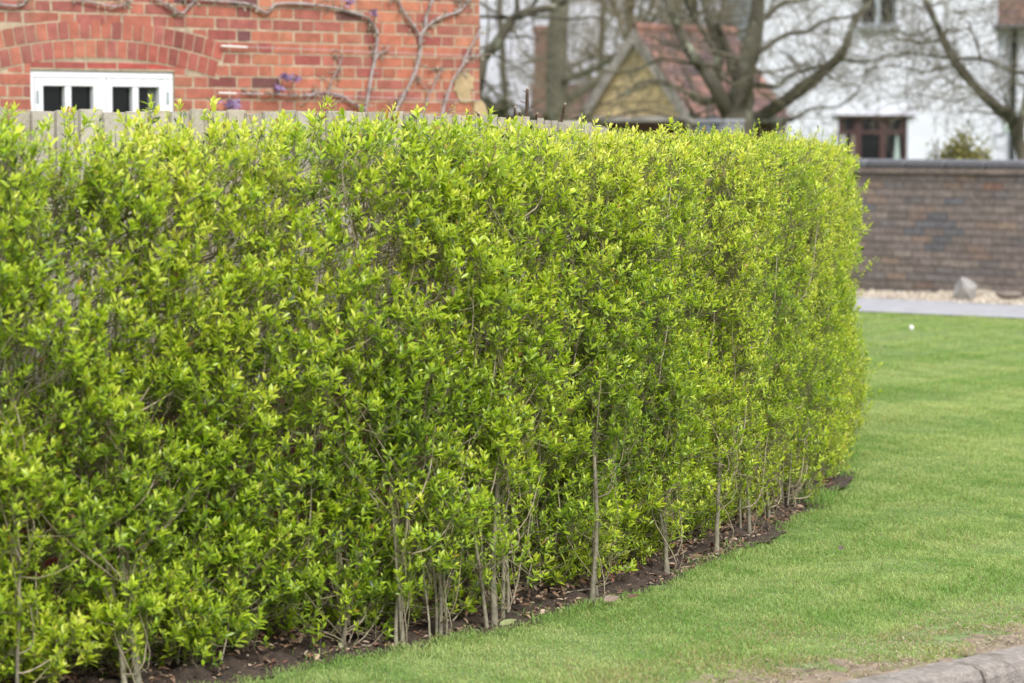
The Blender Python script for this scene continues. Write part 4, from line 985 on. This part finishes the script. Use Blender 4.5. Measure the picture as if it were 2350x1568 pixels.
wild_tree('bare_tree', 'tall grey trunked bare tree standing before the far red brick chimney', 1277, 52, 62, 14, 201, 'treetwig', 'farbark', 10, .65, .005, nch=3)
wild_tree('bare_tree', 'tan twigged tree rising behind the apex of the timber gable', 1440, 58, 34, 30, 202, 'tantwig', 'farbark', 9.5, .6, .006, nch=4)
wild_tree('bare_tree', 'tan twigged tree behind the tiled roof, left of the many-limbed tree', 1590, 60, 34, 28, 203, 'tantwig', 'farbark', 9, .6, .006, nch=4)
wild_tree('bare_tree', 'distant olive twigged tree filling the gap beside the house corner', 1150, 66, 22, 14, 204, 'treetwig', 'farbark', 9, .6, .005, nch=3, first=.1)
wild_tree('bare_tree', 'distant slender bare tree between the grey trunk and the gable', 1360, 72, 20, 14, 205, 'treetwig', 'farbark', 10, .6, .005, nch=3)
wild_tree('bare_tree', 'distant bare tree behind the ridge of the tiled roof', 1690, 75, 24, 16, 206, 'tantwig', 'farbark', 10, .6, .006, nch=4)

def bush(name, label, x, y_top, Yd, wpx, cols, n, seed, leaf=.03, group=None, bare=.3):
    r = np.random.default_rng(seed); top = at(x, y_top, Yd); w = wpx * Yd / F; b = np.array([top[0], top[1], float(g(Yd))]); hgt = top[2] - b[2]
    root = thing(name, b, label, 'shrub', group); out = MB(); tips = []
    for i in range(60):
        az = r.uniform(0, TAU); rr = w * .5 * math.sqrt(r.random()); e = b + np.array([math.cos(az) * rr, math.sin(az) * rr * .7, hgt * r.uniform(.75, 1) * (1 - .3 * (rr / (w * .5)) ** 2)])
        m_ = b + (e - b) * .5 + np.array([0, 0, hgt * .12]) + r.normal(0, .05, 3); out.tube([b + r.normal(0, .04, 3) * np.array([1, 1, 0]), m_, e], .008, .003, 4, 7); tips.append((m_, e))
    out.build('stem', M['treetwig'], root, smooth=True)
    ti = r.integers(0, 60, n); f = r.uniform(.25, 1.05, n)[:, None]; A_ = np.array([t_[0] for t_ in tips])[ti]; E_ = np.array([t_[1] for t_ in tips])[ti]
    c = A_ + (E_ - A_) * f + r.normal(0, .05 * w + .02, (n, 3)); q = r.normal(0, leaf, (n, 4, 3)); V = (c[:, None] + q).reshape(-1, 3)
    cc = np.array(cols)[r.integers(0, len(cols), n)] * r.uniform(.7, 1.25, (n, 1))
    MB().add(V, np.arange(n * 4).reshape(-1, 4), None, np.repeat(cc, 4, 0)).build('foliage', M['bush_leaf'], root)
bush('shrub', 'rounded olive green shrub showing above the dark wall before the white house', 2215, 302, 29.5, 150, [(.21, .20, .055), (.26, .24, .07), (.14, .14, .04)], 7000, 5, .018, 'shrubs beyond the walls')
bush('shrub', 'wispy low shrub left of the olive one above the dark wall', 2150, 312, 29.6, 90, [(.13, .12, .04), (.17, .16, .06)], 900, 6, .014, 'shrubs beyond the walls')
dk = [(.035, .042, .016), (.055, .06, .022), (.08, .075, .03)]
bush('shrub', 'dark olive evergreen shrub right of the brick house corner', 1130, 205, 40, 200, dk, 5200, 7, .035, 'shrubs beyond the walls')
bush('shrub', 'dark spreading shrub in front of the far tall trunk', 1225, 232, 42, 190, dk, 4200, 8, .035, 'shrubs beyond the walls')
bush('shrub', 'dark low shrub left of the timber gable foot', 1315, 252, 38, 140, dk, 3000, 9, .03, 'shrubs beyond the walls')

# ------------------------------------------------------------------ timber gabled shelter with tiled roof
def tiles(mb, A, B_, C_, D_, seed, course=.11, wid=.17, thick=.012):
    """tiled slope: A-B eave, D-C ridge; every tile a thin tilted slab"""
    A, B_, C_, D_ = [np.array(v, float) for v in (A, B_, C_, D_)]; r = np.random.default_rng(seed)
    hl = np.linalg.norm(D_ - A); wl_ = np.linalg.norm(B_ - A); nr, nc = int(hl / course), int(wl_ / wid); n = unit(np.cross(B_ - A, D_ - A))
    V, C = [], []
    for i in range(nr):
        for j in range(nc + 1):
            a0, a1 = (j - .5 * (i % 2)) / nc, (j + 1 - .5 * (i % 2)) / nc; a0, a1 = max(a0, 0) + .006 / wl_, min(a1, 1) - .006 / wl_
            if a1 - a0 < .01: continue
            v0, v1 = i / nr, (i + 1.25) / nr; v1 = min(v1, 1)
            def pt(a, v, o): return (A + (B_ - A) * a) * (1 - v) + (D_ + (C_ - D_) * a) * v + n * o
            k = thick + r.normal(0, .002)
            V += [pt(a0, v0, k * 1.8), pt(a1, v0, k * 1.8), pt(a1, v1, k * .5), pt(a0, v1, k * .5), pt(a0, v0, 0), pt(a1, v0, 0)]
            c = np.array([(.195, .118, .105), (.17, .105, .098), (.23, .126, .106), (.14, .094, .094), (.28, .16, .125)][r.integers(0, 5)]) * r.uniform(.8, 1.15); C += [c] * 6
    m = len(C) // 6; k = np.arange(m)[:, None]* 6
    mb.add(V, np.concatenate([k + np.array([0, 1, 2, 3]), k + np.array([4, 5, 1, 0])]), None, np.array(C))
    mb.add([A, B_, C_, D_], [(0, 1, 2, 3)], None, (.15, .08, .07))
al = math.radians(36); YS = 42.0; ks = YS / F
wdx, wdy = math.cos(al), -math.sin(al); ldx, ldy = math.sin(al), math.cos(al)
fL = at(1336, 268, YS + .75); fR = at(1602, 272, YS - .75); ap = at(1466, 66, YS); ze = (fL[2] + fR[2]) / 2; hw = np.linalg.norm((fR - fL)[:2]) / 2
mid = (fL + fR)[:2] / 2; Wv = (fR - fL)[:2] / (2 * hw); Lv = np.array([-Wv[1], Wv[0]]); LEN = 232 * ks / max(abs(Lv[0]), .3)
shed = thing('garden_shelter', (mid[0], mid[1], 0), 'small outbuilding with yellow boarded gable and old red clay tile roof, behind the bare tree', 'outbuilding')
def sf(u, v, o): return np.array([mid[0] + Wv[0] * u + Lv[0] * o, mid[1] + Wv[1] * u + Lv[1] * o, v])
za = ap[2]
rt = MB(); tiles(rt, sf(hw, ze, -.12), sf(hw, ze, LEN), sf(0, za, LEN), sf(0, za, -.12), 1); tiles(rt, sf(-hw, ze, LEN), sf(-hw, ze, -.12), sf(0, za, -.12), sf(0, za, LEN), 2)
rt.build('roof', M['tile'], shed)
rd_ = MB()
for i in range(int(LEN / .3) + 1):
    o = -.13 + i * .3; P_ = np.array([sf(0, za + .01, o), sf(0, za + .012, o + .29)]); V, Q = tubes(np.linspace(P_[0], P_[1], 4)[None], np.full((1, 4), .075), 8); rd_.add(V, Q, None, np.array((.24, .12, .095)) * rng.uniform(.8, 1.1))
rd_.build('ridge_tile', M['tile'], shed)
bdm = MB(); zz = ze + .02; i = 0
br2 = np.random.default_rng(3)
while zz < za - .12:
    z1 = min(zz + .215, za - .06); wv0 = hw * (za - zz) / (za - ze) - .06; wv1 = max(hw * (za - z1) / (za - ze) - .06, .02)
    bw = np.linspace(-wv0, wv0, 9); c = np.array((.58, .44, .235)) * br2.uniform(.85, 1.12)
    V = []
    for u_ in bw: wob = .012 * math.sin(u_ * 7 + i * 2); V += [sf(u_, zz + wob, -.035), sf(u_ * wv1 / wv0, z1 + .02, -.012), sf(u_, zz + wob, -.005)]
    bdm.add(V, [(k * 3, k * 3 + 3, k * 3 + 4, k * 3 + 1) for k in range(8)] + [(k * 3 + 2, k * 3 + 5, k * 3 + 3, k * 3) for k in range(8)], None, c); zz += .215; i += 1
bdm.add([sf(-hw + .05, ze, .0), sf(hw - .05, ze, .0), sf(0, za - .05, .0)], None, [(0, 1, 2)], (.05, .04, .03)); bdm.build('gable_boards', M['board'], shed)
for sgn in (-1, 1):
    bm_ = MB(); a_, b_ = np.array([sgn * (hw + .06), ze - .09]), np.array([0, za + .0]); dv = (b_ - a_) / np.linalg.norm(b_ - a_); nv = np.array([-dv[1], dv[0]]) * (1 if sgn < 0 else -1)
    q = [a_, b_, b_ - np.array([0, .21]), a_ - nv * .145]
    V = [sf(*p, -.15) for p in q] + [sf(*p, -.11) for p in q]; bm_.add(V, [(0, 1, 2, 3), (7, 6, 5, 4), (0, 4, 5, 1), (1, 5, 6, 2), (2, 6, 7, 3), (3, 7, 4, 0)]); bm_.build('bargeboard', M['barge'], shed)
tb = MB(); tb.box((-hw, ze - .06, -.07), (hw, ze + .015, .05), sf, None, .006); tb.build('tie_beam', mat('pale tie beam', (.42, .38, .35), .85, nscale=5, namt=.2), shed)
for u_ in (-hw + .12, hw - .12):
    for o_ in (.05, LEN - .15): pm = MB(); pm.box((u_ - .06, 0, o_ - .06), (u_ + .06, ze - .061, o_ + .06), sf, None, .006); pm.build('post', M['barge'], shed)
bk = MB(); bk.box((-hw + .06, .0, LEN - .1), (hw - .06, ze, LEN - .02), sf, (.16, .08, .06)); bk.box((-hw + .07, 0, .2), (-hw + .13, ze - .01, LEN - .2), sf, (.16, .08, .06)); bk.build('wall', M['darkbrick'], shed)
fs = MB(); fs.tube([sf(hw + .04, ze - .03, -.1), sf(hw + .04, ze - .03, LEN)], .04, sides=8, n=4); fs.build('gutter', M['black'], shed)

# ------------------------------------------------------------------ white house
YH = 55.0; kh = YH / F
def hx(x): return (x - 1175) * kh
def hz(y): return at(1175, y, YH)[2]
wh = thing('white_house', (hx(2000), YH, 0), 'white painted brick house with maroon casement window and black drainpipe, behind the dark wall', 'house')
x0, x1 = hx(1722), hx(2283); wx0, wx1 = hx(1921), hx(2080); wz1 = hz(264); wz0 = .95
ux0, ux1 = hx(1967), hx(2054); uz0 = hz(60); uz1 = uz0 + 1.15
wm = MB()
xs = [x0, wx0, ux0, ux1, wx1, x1]; zs_ = [0, wz0, wz1, uz0, uz1, 6.0]
for i in range(5):
    for j in range(5):
        if (1 <= i <= 3 and j == 1) or (i == 2 and j == 3): continue
        wm.add([(xs[i], YH, zs_[j]), (xs[i + 1], YH, zs_[j]), (xs[i + 1], YH, zs_[j + 1]), (xs[i], YH, zs_[j + 1])], [(0, 1, 2, 3)])
for (a, b, c, d_) in ((wx0, wx1, wz0, wz1), (ux0, ux1, uz0, uz1)):
    wm.add([(a, YH, c), (b, YH, c), (b, YH, d_), (a, YH, d_), (a, YH + .25, c), (b, YH + .25, c), (b, YH + .25, d_), (a, YH + .25, d_)], [(0, 4, 5, 1), (1, 5, 6, 2), (2, 6, 7, 3), (3, 7, 4, 0)])
wm.add([(x0, YH, 0), (x0, YH + 7, 0), (x0, YH + 7, 6), (x0, YH, 6)], [(0, 3, 2, 1)]); wm.add([(x1, YH, 0), (x1, YH + 7, 0), (x1, YH + 7, 6), (x1, YH, 6)], [(0, 1, 2, 3)])
wm.build('wall', M['render_white'], wh)
wg = MB(); xw = hx(2480); ze2 = hz(52)
wg.box((x1 + .002, YH + .3, 0), (xw, YH + 6, ze2), None); wg.build('side_wing', M['render_white'], wh)
wr2 = MB(); tiles(wr2, (x1 - .05, YH + .0, ze2 - .05), (xw + .2, YH + .0, ze2 - .05), (xw + .2, YH + 3.2, ze2 + 2.6), (x1 - .05, YH + 3.2, ze2 + 2.6), 5, .12, .2); wr2.build('roof', M['tile'], wh)
rr2 = MB(); tiles(rr2, (x0 - .3, YH - .35, 5.85), (x1 + .3, YH - .35, 5.85), (x1 + .3, YH + 3.5, 8.6), (x0 - .3, YH + 3.5, 8.6), 7, .2, .3); rr2.build('roof', M['tile'], wh)
dp = MB(); xd = hx(2326); dp.tube([(xd, YH + .22, 0), (xd, YH + .22, ze2 - .35), (xd + .02, YH + .16, ze2 - .2), (xd + .02, YH + .05, ze2 - .1)], .055, sides=8, n=16); dp.build('drainpipe', M['black'], wh, smooth=True)
gt = MB(); gt.tube([(x1 - .05, YH - .03, ze2 - .08), (xw, YH - .03, ze2 - .08)], .06, sides=8, n=4); gt.build('gutter', M['black'], wh)
# ground floor window
def wpart(par, name, m, boxes, bev=.006, C=None):
    b = MB()
    for lo, hi in boxes: b.box(lo, hi, None, C, bev)
    o = b.build(name, m, par); return o
wn = bpy.data.objects.new('window', None); COL.objects.link(wn); wn.parent = wh; wn.matrix_parent_inverse = Matrix.Translation(-Vector(wh.location))
ft = .075; ya, yb = YH + .05, YH + .14; m1, m2 = hx(1968), hx(2024); tz = hz(304)
fr3 = [((wx0 + .002, ya, wz0), (wx0 + ft, yb, wz1 - .002)), ((wx1 - ft, ya, wz0), (wx1 - .002, yb, wz1 - .002)), ((wx0 + ft + .001, ya, wz1 - ft), (wx1 - ft - .001, yb, wz1 - .002)), ((wx0 + ft + .001, ya, wz0), (wx1 - ft - .001, yb, wz0 + ft))]
for mx_ in (m1, m2): fr3.append(((mx_ - .06, ya - .004, wz0 + ft + .001), (mx_ + .06, yb, wz1 - ft - .001)))
for a, b in ((wx0 + ft, m1 - .06), (m1 + .06, m2 - .06), (m2 + .06, wx1 - ft)):
    fr3.append(((a + .001, ya, tz - .035), (b - .001, yb, tz + .035)))
    for (p0, p1, q0, q1) in ((a, b, tz + .036, wz1 - ft - .001),):
        fr3 += [((p0 + .001, ya + .02, q0), (p0 + .04, yb - .01, q1)), ((p1 - .04, ya + .02, q0), (p1 - .001, yb - .01, q1))]
sub(wpart(wn, 'frame', M['maroon'], fr3), wn)
sub(wpart(wn, 'pane', M['glass_dark'], [((wx0 + .03, YH + .10, wz0 + .02), (wx1 - .03, YH + .106, wz1 - .02))], 0), wn)
for xa, xb, za_, zb_, c in ((1926, 1939, 308, 400, (.62, .62, .66)), (1953, 1964, 308, 400, (.36, .30, .25))):
    b = MB(); xx = np.linspace(hx(xa), hx(xb), 14); V = []
    for x_ in xx: y_ = YH + .080 + .012 * math.sin(x_ * 120); V += [(x_, y_, hz(zb_)), (x_, y_, hz(za_))]
    b.add(V, [(k * 2, k * 2 + 2, k * 2 + 3, k * 2 + 1) for k in range(13)], None, c); sub(b.build('curtain', M['curtain'], wn), wn)
b = MB(); V = []
for i, x_ in enumerate(np.linspace(-1, 1, 9)): V += [(hx(2058) + x_ * .07, YH + .085 + .01 * math.sin(i * 2.2), .95), (hx(2058) + x_ * .018, YH + .085 + .006 * math.sin(i * 2.2), hz(309))]
b.add(V, [(k * 2, k * 2 + 2, k * 2 + 3, k * 2 + 1) for k in range(8)], None, (.42, .50, .48)); sub(b.build('curtain', M['curtain'], wn, label='pale green tied curtain'), wn)
hb = MB(); hx0, hx1 = hx(1911), hx(2093); V = [(hx0, YH - .05, wz1 - .0), (hx1, YH - .05, wz1), (hx1 - .1, YH - .001, hz(236)), (hx0 + .1, YH - .001, hz(236)), (hx0, YH - .001, wz1), (hx1, YH - .001, wz1)]
hb.add(V, [(0, 1, 2, 3), (4, 5, 1, 0)], [(0, 3, 4), (1, 5, 2)]); hb.build('hood', M['render_white'], wh)
he = MB(); he.box((hx0 - .02, YH - .075, wz1 - .045), (hx1 + .02, YH - .002, wz1 - .003), None, None, .004); he.build('hood_edge', M['maroon'], wh)
# upper window
wn2 = bpy.data.objects.new('window', None); COL.objects.link(wn2); wn2.parent = wh; wn2.matrix_parent_inverse = Matrix.Translation(-Vector(wh.location))
um = (ux0 + ux1) / 2
sub(wpart(wn2, 'frame', M['steel'], [((ux0 + .002, ya, uz0), (ux0 + .06, yb, uz1)), ((ux1 - .06, ya, uz0), (ux1 - .002, yb, uz1)), ((um - .05, ya, uz0 + .061), (um + .05, yb, uz1)), ((ux0 + .061, ya, uz0 + .002), (ux1 - .061, yb, uz0 + .06))]), wn2)
sub(wpart(wn2, 'pane', M['glass_dark'], [((ux0 + .02, YH + .1, uz0 + .02), (ux1 - .02, YH + .106, uz1 - .02))], 0), wn2)
si = MB(); si.box((ux0 - .06, YH - .08, uz0 - .09), (ux1 + .06, YH - .002, uz0 - .003), None, None, .006); sub(si.build('sill', M['steel'], wn2), wn2)
# lantern on the corner
lan = thing('wall_lantern', (hx(2284), YH - .2, hz(300)), 'small black bracket lantern with pale glass on the corner of the white house', 'lantern')
lx, lz = hx(2300), hz(290); lb = MB(); lb.tube([(hx(2283), YH - .002, hz(312)), (hx(2283), YH - .12, hz(312)), (hx(2290), YH - .2, hz(311)), (lx, YH - .2, hz(306))], .02, sides=6, n=12); lb.build('bracket', M['black'], lan, smooth=True)
lg_ = MB(); V, T_ = [], []
prof2 = [(.05, lz - .12), (.085, lz + .08)]
for r_2, z_ in prof2: V += [(lx + r_2 * math.cos(a), YH - .2 + r_2 * math.sin(a), z_) for a in np.arange(6) * TAU / 6]
lg_.add(V, [(i, (i + 1) % 6, 6 + (i + 1) % 6, 6 + i) for i in range(6)]); lg_.build('glass', mat('lantern glass', (.5, .58, .57), .2), lan)
lc = MB(); V = [(lx + .1 * math.cos(a), YH - .2 + .1 * math.sin(a), lz + .081) for a in np.arange(6) * TAU / 6] + [(lx, YH - .2, lz + .17)]
lc.add(V, None, [(i, (i + 1) % 6, 6) for i in range(6)] + [(0, i + 1, i) for i in range(1, 5)]); lc.build('cap', M['black'], lan)

# ------------------------------------------------------------------ far brick cottage glimpsed left of the gable
YC = 76.0; cc0, cc1 = at(1236, 200, YC)[0], at(1500, 200, YC)[0]; zr = at(1300, 188, YC)[2]
cot = thing('far_cottage', (cc0, YC, 0), 'distant red brick cottage with tiled roof and chimney, left of the timber gable', 'house')
b_ = MB(); b_.box((cc0, YC, 0), (cc1, YC + 5, zr - 1.0), None, (.33, .12, .085)); b_.build('wall', M['brick'], cot)
rt = MB(); tiles(rt, (cc0 - .2, YC - .3, zr - 1.15), (cc1, YC - .3, zr - 1.15), (cc1, YC + 2.5, zr), (cc0 - .2, YC + 2.5, zr), 9, .15, .25); rt.build('roof', M['tile'], cot)
ch = MB(); a_, b_2 = at(1226, 90, YC)[0], at(1268, 90, YC)[0]; zt2 = at(1240, 56, YC)[2]
ch.box((a_, YC + .6, 0), (b_2, YC + 1.1, zt2 - .2), None, (.20, .115, .095)); ch.box((a_ - .05, YC + .55, zt2 - .199), (b_2 + .05, YC + 1.15, zt2), None, (.20, .11, .09), .02); ch.build('chimney', M['brick'], cot)

# ------------------------------------------------------------------ light
w = bpy.data.worlds.new('World'); S.world = w; w.use_nodes = True; N, Lk = w.node_tree.nodes, w.node_tree.links
bg = N['Background']; sk = N.new('ShaderNodeTexSky'); sk.sky_type = 'NISHITA'; sk.sun_disc = False
SE, SA = math.radians(46), math.radians(152)   # sun azimuth: from behind the camera's right shoulder
sk.sun_elevation = SE; sk.sun_rotation = SA; sk.air_density = 1.0; sk.dust_density = 4.0; sk.ozone_density = 1.0
hs = N.new('ShaderNodeHueSaturation'); hs.inputs['Saturation'].default_value = .35; Lk.new(sk.outputs[0], hs.inputs['Color'])
tc = N.new('ShaderNodeTexCoord'); nz_ = N.new('ShaderNodeTexNoise'); nz_.inputs['Scale'].default_value = 3.5; nz_.inputs['Detail'].default_value = 6; Lk.new(tc.outputs['Generated'], nz_.inputs['Vector'])
sx = N.new('ShaderNodeSeparateXYZ'); Lk.new(tc.outputs['Generated'], sx.inputs[0])
cl_ = N.new('ShaderNodeMapRange'); cl_.inputs[1].default_value = 0; cl_.inputs[2].default_value = .9; cl_.inputs[3].default_value = 4.6; cl_.inputs[4].default_value = 9.5; Lk.new(sx.outputs['Z'], cl_.inputs[0])
cc_ = N.new('ShaderNodeMixRGB'); cc_.blend_type = 'MULTIPLY'; cc_.inputs[0].default_value = 1; cc_.inputs[2].default_value = (.965, .98, 1.05, 1); Lk.new(cl_.outputs[0], cc_.inputs[1])
mr = N.new('ShaderNodeMapRange'); mr.inputs[1].default_value = .3; mr.inputs[2].default_value = .7; mr.inputs[3].default_value = .6; mr.inputs[4].default_value = .95; Lk.new(nz_.outputs['Fac'], mr.inputs[0])
mx = N.new('ShaderNodeMixRGB'); Lk.new(mr.outputs[0], mx.inputs[0]); Lk.new(hs.outputs[0], mx.inputs[1]); Lk.new(cc_.outputs[0], mx.inputs[2]); Lk.new(mx.outputs[0], bg.inputs['Color'])
bg.inputs['Strength'].default_value = .13
sun = bpy.data.lights.new('Sun', 'SUN'); sun.energy = 2.0; sun.angle = math.radians(22); sun.color = (1, .97, .92)
so = bpy.data.objects.new('Sun', sun); COL.objects.link(so)
sd_ = Vector((math.sin(SA) * math.cos(SE), math.cos(SA) * math.cos(SE), math.sin(SE)))
so.rotation_euler = sd_.to_track_quat('Z', 'Y').to_euler()

# ------------------------------------------------------------------ camera
cam = bpy.data.cameras.new('Camera'); cam.lens = LENS; cam.sensor_width = 36; cam.clip_end = 2000; cam.clip_start = .1
co = bpy.data.objects.new('Camera', cam); COL.objects.link(co); co.location = (0, 0, CAMZ); co.rotation_euler = (math.pi / 2 - PITCH, 0, 0)
cam.dof.use_dof = True; cam.dof.focus_distance = 10.6; cam.dof.aperture_fstop = 3.4; cam.dof.aperture_blades = 9
S.camera = co
S.view_settings.view_transform = 'Standard'; S.view_settings.look = 'None'; S.view_settings.gamma = 1; S.view_settings.exposure = .79
S.cycles.use_denoising = True
S.cycles.max_bounces = 8; S.cycles.transmission_bounces = 4
